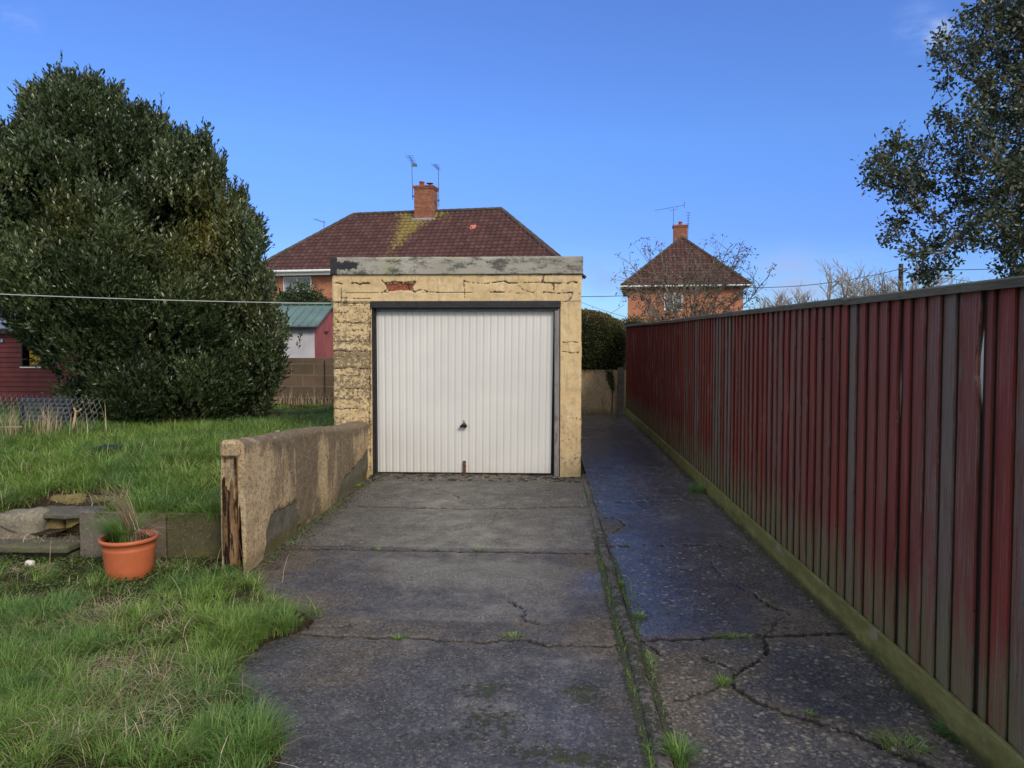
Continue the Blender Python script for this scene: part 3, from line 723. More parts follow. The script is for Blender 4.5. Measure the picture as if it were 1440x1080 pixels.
mb = MB(); mb.box(gL + .1, GY + .2, gT - .006, gR - .1, GB, gTT - .05); part('roof', mb, MAT['fascia'], garage, True)
# the cement band: its own origin is its left bottom corner so the stain sits where it should
xs = np.linspace(gL - .012, gR + .012, 260); zs = np.linspace(gT + .002, gTT, 26); X, Z = np.meshgrid(xs, zs)
Yb = GY - .030 - .004 * (fbm(X * 8, Z * 12, 91, 3) - .5) + .010 * sstep(.02, 0, gTT - Z) * fbm(X * 7, Z * 0, 92)
Zb = Z + np.where(Z > gTT - 1e-4, .010 * (fbm(X * 3, Z * 0, 93, 4) - .5), 0)
co = np.stack([X, Yb, Zb], -1)
top = co[-1:].copy(); top[..., 1] = GY + .25; bot = co[:1].copy(); bot[..., 1] = GY + .02
co = np.concatenate([bot, co, top], 0)
o = np_mesh('roof_band', co.reshape(-1, 3), [grid_faces(28, 260)], MAT['fascia'], None, origin=(gL - .012, GY, gT)); o.parent = garage; o.location = Vector((gL - .012, GY, gT)) - garage.location
mb = MB()
mb.box(gL - .010, GY - .024, gT + .003, gL + .05, GB + .03, gTT - .004); part('side_band', mb, MAT['wallrender'], garage, True); mb = MB(); mb.box(gR - .05, GY - .024, gT + .003, gR + .010, GB + .03, gTT - .004)
part('side_band', mb, MAT['wallrender'], garage, True)
# door lintel, frame, door leaf
mb = MB(); mb.box(dL - .01, GY - .012, dT - .075, dR + .004, GY + .12, dT + .006, bev=.006)
mb.box(dL + .05, GY + .015, dT - .105, dR - .03, GY + .13, dT - .072)
part('lintel_board', mb, MAT['darkwood'], garage, True)
mb = MB(); z_ = dT - .110
for i in range(5):
    a = dL + .10 + i * (dR - dL - .2) / 5; mb.box(a, GY + .038, z_, a + (dR - dL - .2) / 5 - .004, GY + .05, z_ + .009)
part('white_strip', mb, MAT['whitepvc'], garage, True)
mb = MB()
mb.box(dL + .001, GY + .02, -.02, dL + .018, GY + .16, dT - .08); mb.box(dL + .018, GY + .055, -.02, dL + .034, GY + .16, dT - .08)
part('door_frame', mb, MAT['darkwood'], garage, True)
mb = MB(); mb.box(dR - .068, GY + .018, -.02, dR - .004, GY + .16, dT - .06, bev=.006); part('door_frame', mb, MAT['greypost'], garage, True)
doorL, doorR, doorB, doorT = dL + .040, dR - .078, .028, dT - .112
door = thing('door', (0, 0, 0), None, None); door.parent = garage; door.location = (0, 0, 0)
# ribbed steel leaf
n = 25; pw = (doorR - doorL) / n; pr = []
for i in range(n):
    a = doorL + i * pw
    pr += [(a, 0), (a + .003, .004), (a + .008, .004), (a + .011, 0), (a + pw * .55, 0), (a + pw * .58, .0012), (a + pw * .62, 0)]
pr.append((doorR, 0)); pr = np.array(pr)
zs = np.linspace(doorB, doorT, 60)
X = np.broadcast_to(pr[:, 0], (60, len(pr))).copy(); Zg = np.broadcast_to(zs[:, None], X.shape)
tt = (zs - doorB) / (doorT - doorB)
X = X + (X - doorL) / (doorR - doorL) * (-.030 * (1 - tt))[:, None] * 1 - 0
Yg = GY + .085 + pr[None, :, 1] + .006 * (fbm(X * 1.5, Zg * 1.2, 95, 3) - .5) + .018 * (1 - tt)[:, None]
np_mesh('door_leaf', np.stack([X, Yg, Zg], -1).reshape(-1, 3), [grid_faces(60, len(pr))], MAT['door'], door)
mb = MB(); mb.box(doorL, GY + .098, doorB - .012, doorR - .03, GY + .14, doorB + .003); part('door_rail', mb, MAT['darkwood'], door, True); mb = MB(); mb.box(doorL, GY + .10, doorT, doorR, GY + .14, doorT + .02); part('door_rail', mb, MAT['darkwood'], door, True)
mb = MB(); hp = at(652, 598, GY + .07)
mb.lathe([(.001, 0), (.020, .001), (.022, .012), (.012, .03)], (0, 0, 0), 14)
mb.v = [(hp.x + x, GY + .098 - z, hp.z + y) for x, y, z in mb.v]
k = MB(); k.tube([(hp.x - .038, GY + .052, hp.z - .018), (hp.x - .010, GY + .050, hp.z - .002), (hp.x + .012, GY + .052, hp.z + .016), (hp.x + .022, GY + .055, hp.z - .008), (hp.x + .018, GY + .058, hp.z - .030)], [.013, .022, .024, .023, .013], 8)
mb.add(k.v, k.f); part('door_handle', mb, MAT['black'], door, True, True)
mb = MB(); mb.box(hp.x - .003, GY + .080, hp.z + .035, hp.x + .004, GY + .10, hp.z + .058); part('keyhole_cover', mb, MAT['rust'], door, True)
p = at(653, 657, GY + .08); mb = MB(); mb.box(p.x - .018, GY + .07, p.z - .085, p.x + .018, GY + .098, p.z + .075, bev=.006); mb.tube([(p.x, GY + .06, p.z + .01), (p.x, GY + .09, p.z + .01)], .011, 8)
part('bottom_hasp', mb, MAT['rust'], door, True)
mb = MB(); mb.box(dL, GY + .17, 0, dR, GY + .18, dT); part('dark_interior', mb, MAT['black'], garage, True)
# pebbly threshold
xs = np.linspace(XW + .02, gR + .05, 260); ys = np.linspace(8.30, GY + .2, 40); X, Y = np.meshgrid(xs, ys)
Z = .018 * sstep(8.30, 8.40, Y) + .022 * (fbm(X * 24, Y * 24, 96, 3) - .45) + .01 * (fbm(X * 3, Y * 3, 97) - .5)
z0 = np.zeros_like(X)
o = np_mesh('threshold', np.stack([X, Y, Z - .008], -1).reshape(-1, 3), [grid_faces(*X.shape)], MAT['concrete'], None, dict(dark=z0 + .45 * (fbm(X * 20, Y * 20, 98) > .55), wet=z0, brown=z0 + .7, moss=z0 + .25 * fbm(X * 5, Y * 5, 99), smooth=z0 + .5, lichen=z0 + .85), smooth=False)
o['kind'] = 'structure'

# ================================================================== LOW RENDERED WALL beside the drive
yN, yF = 4.98, GY - .01
zN, zF = at(330, 618, yN).z, at(505, 592, GY).z
wall = thing('garden_wall', (XW - .09, (yN + yF) / 2, 0), 'low stained cream rendered wall running down the left of the drive to the garage', 'wall')
def wtop(y): return np.interp(y, [yN, 5.5, 6.6, 7.6, yF], [zN, zN - .035, (zN + zF) / 2 + .03, zF + .07, zF])
ys = np.linspace(yN, yF, 380); nn = 70
def section(y, w, t):
    # cross-section: drive face up, rounded cap, garden face down; t 0..1
    zt = wtop(y) + .012 * (fbm(y * 4, y * 0, 101, 4) - .5); r = w / 2
    return zt, r
co = []; A = dict(dirt=[], bare=[], green=[])
ts = np.concatenate([np.linspace(0, 1, 52), np.linspace(1, 2, 14)[1:], np.linspace(2, 3, 10)[1:]])
T, Yg = np.meshgrid(ts, ys)
zt = wtop(Yg) + .014 * (fbm(Yg * 4, Yg * 0, 101, 4) - .5); w = .165 + .12 * sstep(6.6, 8.8, Yg); rr_ = .055
cx = XW + .0 * Yg
u1 = np.clip(T, 0, 1); u2 = np.clip(T - 1, 0, 1); u3 = np.clip(T - 2, 0, 1)
Zg = -.04 + (zt - rr_ + .04) * u1; Xg = cx.copy()
ang = u2 * PI; Xg = Xg - (w / 2) * (1 - np.cos(ang)); Zg = Zg + rr_ * np.sin(ang) * 1.0
Zg = np.where(T > 2, (zt - rr_) * (1 - u3) - .04 * u3, Zg)
nzs = fbm(Yg * 2.2, Zg * 2.2, 102, 4); nf = fbm(Yg * 16, Zg * 16, 103, 4)
side = np.where(T < 1.5, 1, -1)
# bare patches low down
bare = inpoly(Yg + (nf - .5) * .05, Zg + (nf - .5) * .05, [(5.36, -.1), (5.36, .20), (5.45, .30), (5.62, .33), (5.85, .30), (6.02, .31), (6.08, .20), (6.2, -.1)]).astype(float)
bare = np.maximum(bare, inpoly(Yg + (nf - .5) * .06, Zg + (nf - .5) * .06, [(7.3, -.1), (7.35, .12), (7.5, .20), (7.9, .22), (8.3, .28), (8.8, .42), (8.8, -.1)]))
bare = bare * (T <= 1)
Xg = Xg + side * (.018 * (nzs - .5) + .007 * (nf - .5)) - bare * .016
Xg = Xg - .03 * sstep(.12, 0, Zg) * (T < 1) * fbm(Yg * 6, Yg * 0, 104)
yy = Yg - 0
dirt = .06 * (T > 1) + .24 * np.exp(-((Yg - 6.3) / .35) ** 2) * (nzs > .3) + .20 * np.exp(-((Yg - 7.45) / .45) ** 2) - .13 * np.exp(-((Yg - 6.85) / .18) ** 2) + .22 * sstep(zt - .20, zt - .03, Zg) - .10 * sstep(5.5, 5.2, Yg)
green = .9 * sstep(.16, .0, Zg) * fbm(Yg * 3, Zg, 105) * 1.3 + .3 * bare
co = np.stack([Xg, Yg, Zg], -1)
np_mesh('wall_body', co.reshape(-1, 3), [grid_faces(*Yg.shape)], MAT['wallrender'], wall, dict(dirt=dirt, bare=bare, green=green), smooth=True)
# near end face, above and beside the rotten post
mb = MB(); e = co[0]; c = Vector(e.mean(0)); mb.add([tuple(q) for q in e] + [tuple(c)], [(i, i + 1, len(e)) for i in range(len(e) - 1)]); part('wall_end', mb, MAT['wallrender'], wall, True, solid=False)
xs = np.linspace(XW - .150, XW - .048, 15); zs = np.linspace(-.05, zN - .115, 60); X, Z = np.meshgrid(xs, zs)
q = fbm(X * 70, Z * 3, 106, 3); holes = .05 * sstep(.54, .64, fbm(X * 38 + 3, Z * 4.2, 107, 3))
Yp = yN - .035 + .018 * q + holes
Xp = X + .006 * (fbm(Z * 6, Z * 0, 108) - .5)
co = np.stack([Xp, Yp, Z], -1)
l = co[:, :1].copy(); l[..., 1] = yN + .02; r_ = co[:, -1:].copy(); r_[..., 1] = yN + .02
co = np.concatenate([l, co, r_], 1); tp = co[-1:].copy(); tp[..., 1] = yN + .02; co = np.concatenate([co, tp], 0)
np_mesh('end_post', co.reshape(-1, 3), [grid_faces(co.shape[0], co.shape[1])], MAT['rotpost'], wall)
mb = MB(); mb.v = []; mb.box(-.056, -.03, 0, .056, .05, .12, bev=.02); mb.v = [(XW - .095 + x * 1.25, yN - .005 + y, zN - .125 + z) for x, y, z in mb.v]
part('cap_lump', mb, MAT['wallrender'], wall, True)
# stub of wood behind the wall and a lump
p = at(390, 606, 7.3); mb = MB(); mb.tube([(p.x, 7.3, upz(p.x, 7.3) - .05), (p.x + .004, 7.3, p.z - .03), (p.x, 7.3, p.z + .008)], [.03, .028, .02], 9)
tag(part('timber_stub', mb, MAT['greypost'], None, True, True, origin=(p.x, 7.3, .4)), 'short pale timber stub poking up just behind the low rendered wall', 'post')

# ================================================================== CONCRETE PANEL RETAINING WALL, STEPS
def pebble(name, a, b, dk, moss):
    m = M(name, .85, .2); f = m.noise(6, 6, .7); g = m.noise(45, 4, .75); v = m.sep(m.voro(90, out='Color'))[0]
    c = m.ramp(f, (.3, a), (.7, b)); c = m.mix(m.rng(g, .52, .7, 0, .8), c, dk); c = m.mix(m.rng(v, .88, .95, 0, .4), c, tuple(q * 1.6 for q in b))
    c = m.mix(m.rng(m.math('ADD', f, m.noise(2, 4)), .95, 1.2, 0, moss), c, (.085, .09, .025)); m.base(c); m.bump(m.math('ADD', f, m.mul(g, .5)), .01); return m.m
MAT['panelA'] = pebble('pebbly_grey_concrete', (.10, .088, .072), (.17, .15, .125), (.05, .045, .035), .2)
MAT['panelB'] = pebble('brownish_concrete', (.095, .075, .052), (.14, .112, .078), (.05, .042, .03), .25)
MAT['panelC'] = pebble('mossy_olive_concrete', (.060, .055, .030), (.105, .098, .055), (.03, .028, .018), .75)
MAT['mossbrick'] = pebble('moss_stained_brick', (.12, .095, .035), (.25, .19, .075), (.045, .04, .016), .6)
MAT['slate'] = pebble('damp_slate', (.07, .068, .058), (.125, .12, .10), (.03, .03, .026), .5)
MAT['stone'] = pebble('pale_rough_stone', (.14, .125, .095), (.26, .235, .185), (.06, .055, .045), .25)
tx = [at(px, 760, 5.2).x for px in (111, 179, 233, 312)]
tz = at(250, 723, 5.2).z
rw = thing('retaining_wall', ((tx[0] + tx[3]) / 2, 5.33, 0), 'low retaining wall of three upright concrete slabs holding up the lawn behind the plant pot', 'wall')
for i, mk in enumerate(('panelA', 'panelB', 'panelC')):
    mb = MB(); mb.box(tx[i] + .003, 5.30 + .004 * i, -.12, tx[i + 1] - .003, 5.36, tz + (.008, 0, .003)[i], bev=.006); part('slab', mb, MAT[mk], rw, True)
def rough_block(x0, y0, z0, x1, y1, z1, seed, amp=.012, n=10):
    """a stone: subdivided box with rounded, bumpy faces"""
    import bmesh
    bm = bmesh.new(); bmesh.ops.create_cube(bm, size=1); bmesh.ops.subdivide_edges(bm, edges=bm.edges[:], cuts=n, use_grid_fill=True)
    r = random.Random(seed); off = r.uniform(0, 50)
    sx, sy, sz = x1 - x0, y1 - y0, z1 - z0; m_ = min(sx, sy, sz) * .32
    from mathutils import noise as mn
    out = MB(); vs = []
    for v in bm.verts:
        p = Vector((v.co.x * sx, v.co.y * sy, v.co.z * sz))
        inner = Vector([max(-s / 2 + m_, min(s / 2 - m_, q)) for s, q in zip((sx, sy, sz), p)])
        d = p - inner
        if d.length > 1e-6: p = inner + d.normalized() * min(d.length, m_) if d.length > m_ else p
        q = p * 9 + Vector((off, off, off)); p = p + Vector((mn.noise(q), mn.noise(q + Vector((9, 0, 0))), mn.noise(q + Vector((0, 9, 0))))) * amp * 2
        q = p * 38; p = p + Vector((mn.noise(q), mn.noise(q + Vector((3, 0, 0))), mn.noise(q + Vector((0, 5, 0))))) * amp * .5
        vs.append((p.x + (x0 + x1) / 2, p.y + (y0 + y1) / 2, p.z + (z0 + z1) / 2))
    fs = [tuple(v.index for v in f.verts) for f in bm.faces]; bm.free()
    return out.add(vs, fs)
xa = tx[0]; xs2 = at(38, 728, 5.37).x; xfl = at(50, 730, 5.26).x
st = thing('garden_steps', (-3.85, 5.45, 0), 'two mossy garden steps of slate treads on old bricks, left of the plant pot', 'steps')
z1, z2 = .155, .325
part('tread', rough_block(-4.35, 5.17, z1 - .050, xa - .012, 5.52, z1, 1, .005, 14), MAT['slate'], st, True, True)
part('tread', rough_block(xs2, 5.44, z2 - .040, xa - .006, 5.72, z2, 2, .004, 14), MAT['slate'], st, True, True)
part('riser_block', rough_block(xs2 - .02, 5.50, z1 - .005, (xs2 + xa) / 2 - .006, 5.62, z2 - .038, 3, .004), MAT['mossbrick'], st, True, True)
part('riser_block', rough_block((xs2 + xa) / 2 + .006, 5.50, z1 - .005, xa - .008, 5.62, z2 - .038, 4, .004), MAT['mossbrick'], st, True, True)
part('riser_block', rough_block(-4.4, 5.24, -.04, xa - .02, 5.4, z1 - .055, 5, .006), MAT['slate'], st, True, True)
a = at(84, 710, 5.98); b = at(150, 700, 5.98)
o = part('edging_block', rough_block(a.x, 5.92, a.z - .09, b.x - .10, 6.10, b.z + .045, 6, .008), MAT['mossbrick'], None, True, True, origin=(a.x, 6, .3)); tag(o, 'orange-brown stone block at the top of the garden steps, at the left', 'stone block')
o = part('edging_block', rough_block(b.x - .095, 5.935, a.z - .09, b.x + .16, 6.11, b.z + .035, 7, .008), MAT['panelC'], None, True, True, origin=(b.x, 6, .3)); tag(o, 'darker grey stone block at the top of the garden steps, at the right', 'stone block')
# pale stone flanking the steps
mb = rough_block(-4.55, 5.36, -.08, xfl, 5.60, .335, 8, .010, 18)
mb.v = [(x, y, z if z < .1 else z + (x + 4.0) * .13) for x, y, z in mb.v]
o = part('flanking_stone', mb, MAT['stone'], None, True, True, origin=(-4.1, 5.5, 0)); tag(o, 'big pale pitted concrete lump flanking the garden steps on the left', 'stone')
mb = MB(); mb.box(-7.5, 5.5, -.12, -4.4, 5.62, .34, bev=.01); o = part('bank_slab', mb, MAT['panelA'], None, True, origin=(-6, 5.55, 0)); tag(o, 'concrete slab holding the lawn edge left of the pale flanking lump', 'slab')
p = gr(42, 796, .04); o = part('white_pebble', rough_block(p.x - .03, p.y - .02, .03, p.x + .035, p.y + .02, .075, 9, .006, 4), simple('chalk_white', (.6, .58, .52)), None, True, True, origin=(p.x, p.y, .05)); tag(o, 'small white pebble lying in the grass in front of the steps', 'pebble')
p = gr(148, 632, .47); mb = MB()
mb.add([(-.17, -.06, .02), (.15, -.09, .03), (.19, .07, .055), (-.02, .09, .03), (-.1, .05, .015), (0, 0, .06)], [(0, 1, 5), (1, 2, 5), (2, 3, 5), (3, 4, 5), (4, 0, 5)])
mb.v = [(x + p.x, y + p.y, z + .46) for x, y, z in mb.v]
o = part('plastic_scrap', mb, simple('navy_plastic', (.012, .016, .035), .45), None, True, origin=(p.x, p.y, .46)); tag(o, 'dark navy plastic scrap half hidden in the lawn below the round tree', 'plastic scrap')

for o in list(COL.objects):
    if o.parent is None and o.name.split('.')[0] in ('edging_block', 'flanking_stone', 'bank_slab', 'garden_steps', 'retaining_wall'): o.location.y -= .10
# ================================================================== PLANT POT
pc = gr(181, 808, .03); pc.y = 4.82; pc.x = at(182, 790, 4.82).x
pot = thing('plant_pot', (pc.x, pc.y, .014), 'round terracotta-coloured plastic pot standing before the retaining wall', 'plant pot')
MAT['terracotta'] = (lambda m: (m.base(m.mix(m.rng(m.math('ADD', m.sep()[2], m.mul(m.noise(14, 5, .7), .16)), .17, .07, 0, .7), m.mix(m.rng(m.noise(22, 6, .75), .52, .66, 0, .35), m.ramp(m.noise(5, 4), (.3, (.40, .105, .042)), (.7, (.50, .14, .058))), (.24, .10, .06)), (.17, .085, .05))), m.m)[1])(M('terracotta_plastic', .45, .4))
mb = MB(); mb.lathe([(.0, 0), (.130, 0), (.138, .006), (.150, .10), (.161, .215), (.163, .232), (.160, .236), (.165, .250), (.170, .268), (.180, .272), (.184, .282), (.182, .293), (.172, .298), (.163, .294), (.158, .26)], (0, 0, 0), 56)
part('pot_body', mb, MAT['terracotta'], pot, False, True)
mb = MB(); mb.lathe([(0, .262), (.08, .268), (.160, .258)], (0, 0, 0), 24); part('pot_soil', mb, MAT['soil'], pot)

# ================================================================== BLADES AND LEAVES
def blades(name, pos, h, w, az, lean, mat, droop=0.0, parent=None, patch=None, levels=3, origin=None, kind=None):
    """curved tapering blades; pos (n,3)"""
    n = len(pos); ts = np.linspace(0, 1, levels + 1)
    dx, dy = np.cos(az), np.sin(az); px_, py_ = -dy, dx
    lay = []
    for t in ts:
        o = lean * h * (t ** 1.8); z = h * t * (1 - .35 * lean * t) - droop * h * t ** 3
        c = np.stack([pos[:, 0] + dx * o, pos[:, 1] + dy * o, pos[:, 2] + z], -1)
        ww = w * (1 - t) ** .6 * .5
        if t < 1: lay.append(np.stack([c + np.stack([px_ * ww, py_ * ww, 0 * ww], -1), c - np.stack([px_ * ww, py_ * ww, 0 * ww], -1)], 1))
        else: lay.append(c[:, None, :])
    co = np.concatenate(lay, 1); nv = co.shape[1]; base = (np.arange(n) * nv)[:, None]
    quads = np.concatenate([base + np.array([[2 * i, 2 * i + 1, 2 * i + 3, 2 * i + 2]]) for i in range(levels - 1)], 0)
    tris = base + np.array([[nv - 3, nv - 2, nv - 1]])
    rnd = np.repeat(RS.rand(n), nv); at_ = dict(rnd=rnd)
    at_['patch'] = np.repeat(patch if patch is not None else np.zeros(n), nv)
    o = np_mesh(name, co.reshape(-1, 3), ([quads] if levels > 1 else []) + [tris], mat, parent, at_, origin=origin)
    if kind: o['kind'] = kind
    return o
def leaves(name, pos, nrm_dir, L, w, mat, parent=None, patch=None, rnd=None, origin=None, smooth=False):
    """leaf = two triangles folded on the midrib; nrm_dir (n,3) = pointing direction"""
    n = len(pos); d = nrm_dir / (np.linalg.norm(nrm_dir, axis=1, keepdims=True) + 1e-9)
    r = RS.randn(n, 3); s = np.cross(d, r); s /= np.linalg.norm(s, axis=1, keepdims=True) + 1e-9; u = np.cross(s, d)
    L = L[:, None]; w = w[:, None]
    b = pos; tip = pos + d * L; m = pos + d * L * .5
    l = m + s * w * .5 + u * w * .18; r2 = m - s * w * .5 + u * w * .18
    co = np.stack([b, r2, tip, l], 1); base = (np.arange(n) * 4)[:, None]
    tris = np.concatenate([base + np.array([[0, 1, 2]]), base + np.array([[0, 2, 3]])], 0)
    rn = RS.rand(n) if rnd is None else rnd
    return np_mesh(name, co.reshape(-1, 3), [tris], mat, parent, dict(rnd=np.repeat(rn, 4), patch=np.repeat(patch if patch is not None else np.zeros(n), 4)), origin=origin)

# ================================================================== FENCE
FT = CAMZ + .205
fence = thing('timber_fence', (XF + .03, 9, 0), 'tall closeboard timber fence of worn dark red boards along the right of the path', 'fence')
edges = []; y = 2.16
while y < 15.62: edges.append(y); y += .126 * random.uniform(.93, 1.07)
edges.append(15.68)
nb = len(edges) - 1
special = {}
for px in (1384, 1269):
    yy_ = at(px, 500, 1).x; Yj = XF / ((at(px, 500, 10).x) / 10)
    special[min(range(1, nb), key=lambda i: abs(edges[i] - Yj))] = (px, Yj)
for i, (px, Yj) in special.items(): edges[i] = Yj
zl = np.array([.10, .35, .6, .9, 1.12, 1.2, 1.28, 1.35, 1.42, 1.5, 1.58, 1.66, 1.74, FT - .02])
bays = [(0, 22), (22, 43), (43, 64), (64, 85), (85, nb)]
for b0, b1 in bays:
    mb = MB(); lap_sh = []
    for i in range(b0, b1):
        y0, y1 = edges[i], edges[i + 1]; rnd = random.random()
        Yc = (y0 + y1) / 2; pxc = 765 + XF / Yc * 1040
        if abs(pxc - 1088) < 9 or abs(pxc - 1110) < 6: rnd = .74
        if abs(pxc - 1318) < 9: rnd = .9
        if pxc < 960: rnd *= .35
        lean = random.uniform(-.004, .004); bow = random.uniform(-.003, .003)
        vs = []; nz2 = len(zl)
        for z in zl:
            u = (z - .1) / 1.75; s = lean * u + bow * math.sin(PI * u)
            near = y0 + s; far = y1 + .018 + s
            if i in special:
                px, _ = special[i]
                if px == 1384: near += .028 * max(0, math.sin(PI * min(1, max(0, (z - 1.36) / .35)))) ** 1.2
                else: near += .016 * max(0, math.sin(PI * min(1, max(0, (z - 1.12) / .70))))
            if i + 1 in special:
                far = y1 + s + (.004 if special[i + 1][0] == 1269 and not (1.2 < z < 1.45) else -.001)
            xo = XF - .004 + .004 * vnoise(np.array([z * 2.0 + i]), np.array([i * 3.1]), 5)[0]
            q = far - .040
            vs += [(xo - .018, near, z), (xo + .004, near, z), (xo + .006, far, z), (xo + .0, far, z), (xo - .004, q, z), (xo - .0182, near + .004, z)]
        fs = []
        for k in range(nz2 - 1):
            a, b = 6 * k, 6 * k + 6
            fs += [(a, a + 1, b + 1, b), (a + 1, a + 2, b + 2, b + 1), (a + 2, a + 3, b + 3, b + 2), (a + 3, a + 4, b + 4, b + 3), (a + 4, a + 5, b + 5, b + 4), (a + 5, a, b, b + 5)]
        mb.add(vs, fs, rnd); lap_sh += [0, 1.0, 1, 1, 0, .0] * nz2  # lap edges carry the painted gap shade
    o = part('board_panel', mb, MAT['fence'], fence, True); g_ = o.data.attributes.new('lap_shade', 'FLOAT', 'POINT'); g_.data.foreach_set('value', lap_sh)
mb = MB()
yj = [2.1, 4.3, 7.0, 9.7, 12.4, 15.72]
for k in range(5):
    mb = MB(); n = 24; ys = np.linspace(yj[k] + .002, yj[k + 1] - .002, n)
    vs = []; w1 = random.uniform(-.004, .004)
    for j, y in enumerate(ys):
        dz = .006 * (vnoise(np.array([y * 1.3]), np.array([0.]), 7)[0] - .5) + w1; dx = .008 * (vnoise(np.array([y * 1.1]), np.array([4.]), 8)[0] - .5)
        vs += [(XF - .040 + dx, y, FT - .028 + dz), (XF - .040 + dx, y, FT + .004 + dz), (XF - .03 + dx, y, FT + .012 + dz), (XF + .042 + dx, y, FT + .016 + dz), (XF + .045 + dx, y, FT - .026 + dz)]
    fs = [(5 * j + q, 5 * j + (q + 1) % 5, 5 * j + 5 + (q + 1) % 5, 5 * j + 5 + q) for j in range(n - 1) for q in range(5)] + [(4, 3, 2, 1, 0), tuple(5 * n - 5 + q for q in range(5))]
    mb.add(vs, fs); part('capping_rail', mb, MAT['rail'], fence, True)
    mb = MB(); mb.box(XF - .040, yj[k] + .002, -.06, XF - .017, yj[k + 1] - .002, .152 + random.uniform(-.004, .004), bev=.004); part('gravel_board', mb, MAT['gravelboard'], fence, True)
    for z in (.35, 1.74):
        mb = MB(); mb.box(XF + .012, yj[k], z, XF + .05, yj[k + 1], z + .07); part('arris_rail', mb, MAT['rail'], fence, True)
for y in yj + [15.66]:
    if y == 15.72: continue
    mb = MB(); mb.box(XF + .05, y - .05, -.1, XF + .15, y + .05, FT - .03); part('fence_post', mb, MAT['rail'], fence, True)
# pale rendered wall in the next garden, seen through the split between two boards
mb = MB(); mb.box(3.5, 4.6, -.05, 3.62, 8.2, 1.78, bev=.01); o = part('pale_wall', mb, MAT['door'], None, True, origin=(3.56, 6.4, 0)); tag(o, 'pale wall glimpsed through the narrow split in the red fence at the right', 'wall')

# ================================================================== END WALL, HEDGE
ew = thing('end_wall', (1.0, 15.85, 0), 'low pale rendered wall closing the far end of the path under the clipped hedge', 'wall')
xs = np.linspace(-.6, 1.52, 90); zs = np.linspace(-.05, .93, 45); X, Z = np.meshgrid(xs, zs); z0 = np.zeros_like(X)
mb = MB(); mb.box(-.6, 15.80, -.05, 1.80, 15.96, .93); part('wall_core', mb, MAT['wallrender'], ew, True)
np_mesh('wall_face', np.stack([X, 15.785 + .012 * fbm(X * 4, Z * 4, 111), Z], -1).reshape(-1, 3), [grid_faces(*X.shape)], MAT['wallrender'], ew, dict(dirt=z0 - .10, bare=z0, green=.7 * sstep(.3, 0, Z)))
mb = MB(); mb.box(1.56, 15.74, -.05, 1.69, 15.84, .98, bev=.006); pst = part('concrete_post', mb, MAT['panelA'], None, True, origin=(1.62, 15.79, 0)); tag(pst, 'slim concrete post with bolt holes in the corner of path and red fence', 'post')
mb = MB()
for z in (.18, .34, .50, .66, .82):
    mb = MB(); mb.box(1.60 + random.uniform(-.01, .02), 15.730, z, 1.625, 15.742, z + .022); part('bolt', mb, MAT['black'], pst, True)

def blob_hull(name, c, r, mat, parent=None, n=24, amp=.08, seed=0, box=2.0):
    vs = []; fs = []; m2 = n // 2
    for i in range(m2 + 1):
        th = PI * i / m2
        for k in range(n):
            ph = 2 * PI * k / n; d = np.array([math.sin(th) * math.cos(ph), math.sin(th) * math.sin(ph), math.cos(th)])
            s = (abs(d[0]) ** box + abs(d[1]) ** box + abs(d[2]) ** box) ** (-1 / box)
            s *= 1 + amp * (vnoise(np.array([ph * 2]), np.array([th * 3]), seed)[0] - .5)
            vs.append(tuple(np.array(c) + d * s * np.array(r)))
    for i in range(m2):
        for k in range(n): fs.append((i * n + k, i * n + (k + 1) % n, (i + 1) * n + (k + 1) % n, (i + 1) * n + k))
    mb = MB(); mb.add(vs, fs); return part(name, mb, mat, parent, True)
MAT['darkcore'] = simple('foliage_inner_shade', (.010, .013, .007), .95, .05, .4, 12)  # near-black colour: shade inside the foliage painted onto solid hulls
def hull_points(n, c, r, box=2.0, jit=.06):
    d = RS.randn(n, 3); d /= np.linalg.norm(d, axis=1, keepdims=True)
    s = (np.abs(d) ** box).sum(1) ** (-1 / box)
    p = d * (s * (1 + jit * RS.randn(n)))[:, None] * np.array(r)
    nr = np.sign(d) * (np.abs(d) ** (box - 1)) / np.array(r)
    return p + np.array(c), nr / np.linalg.norm(nr, axis=1, keepdims=True)
hedge = thing('clipped_hedge', (.9, 16.1, .9), 'dense clipped dark hedge with a rounded top on the low wall at the path end', 'hedge')
HC = [((.62, 16.35, 1.45), (1.02, .66, .74), 3.2), ((.75, 16.4, 1.70), (.75, .6, .50), 2.3), ((1.45, 16.3, 1.38), (.36, .56, .62), 3.0), ((-.6, 16.4, 1.5), (.9, .6, .7), 3)]
for k, (c, r, bx) in enumerate(HC): blob_hull('hedge_shade_hull', c, [q * .93 for q in r], MAT['darkcore'], hedge, 20, .05, k, bx)
P_, N_ = zip(*[hull_points(int(30000 * r[0] * r[2]), c, r, bx, .022) for c, r, bx in HC]); P_ = np.concatenate(P_); N_ = np.concatenate(N_)
k = P_[:, 2] > .78 + .14 * fbm(P_[:, 0] * 4, P_[:, 1] * 0, 121, 3); P_, N_ = P_[k], N_[k]
N_ = N_ * .8 + RS.randn(*N_.shape) * .5 + np.array([0, 0, .3])
leaves('hedge_leaves', P_, N_, RS.uniform(.028, .05, len(P_)), RS.uniform(.018, .03, len(P_)), MAT['hedge'], hedge, patch=np.clip(sstep(1.7, 2.25, P_[:, 2]) + .5 * (fbm(P_[:, 0] * 3, P_[:, 2] * 3, 122) - .5), 0, 1))
n = 500; q = RS.rand(n); P_ = np.stack([1.40 + .10 * (q - .4) + RS.randn(n) * .04 * (1 - q * .5), np.full(n, 15.72) + RS.randn(n) * .02, .92 - .38 * q], -1)
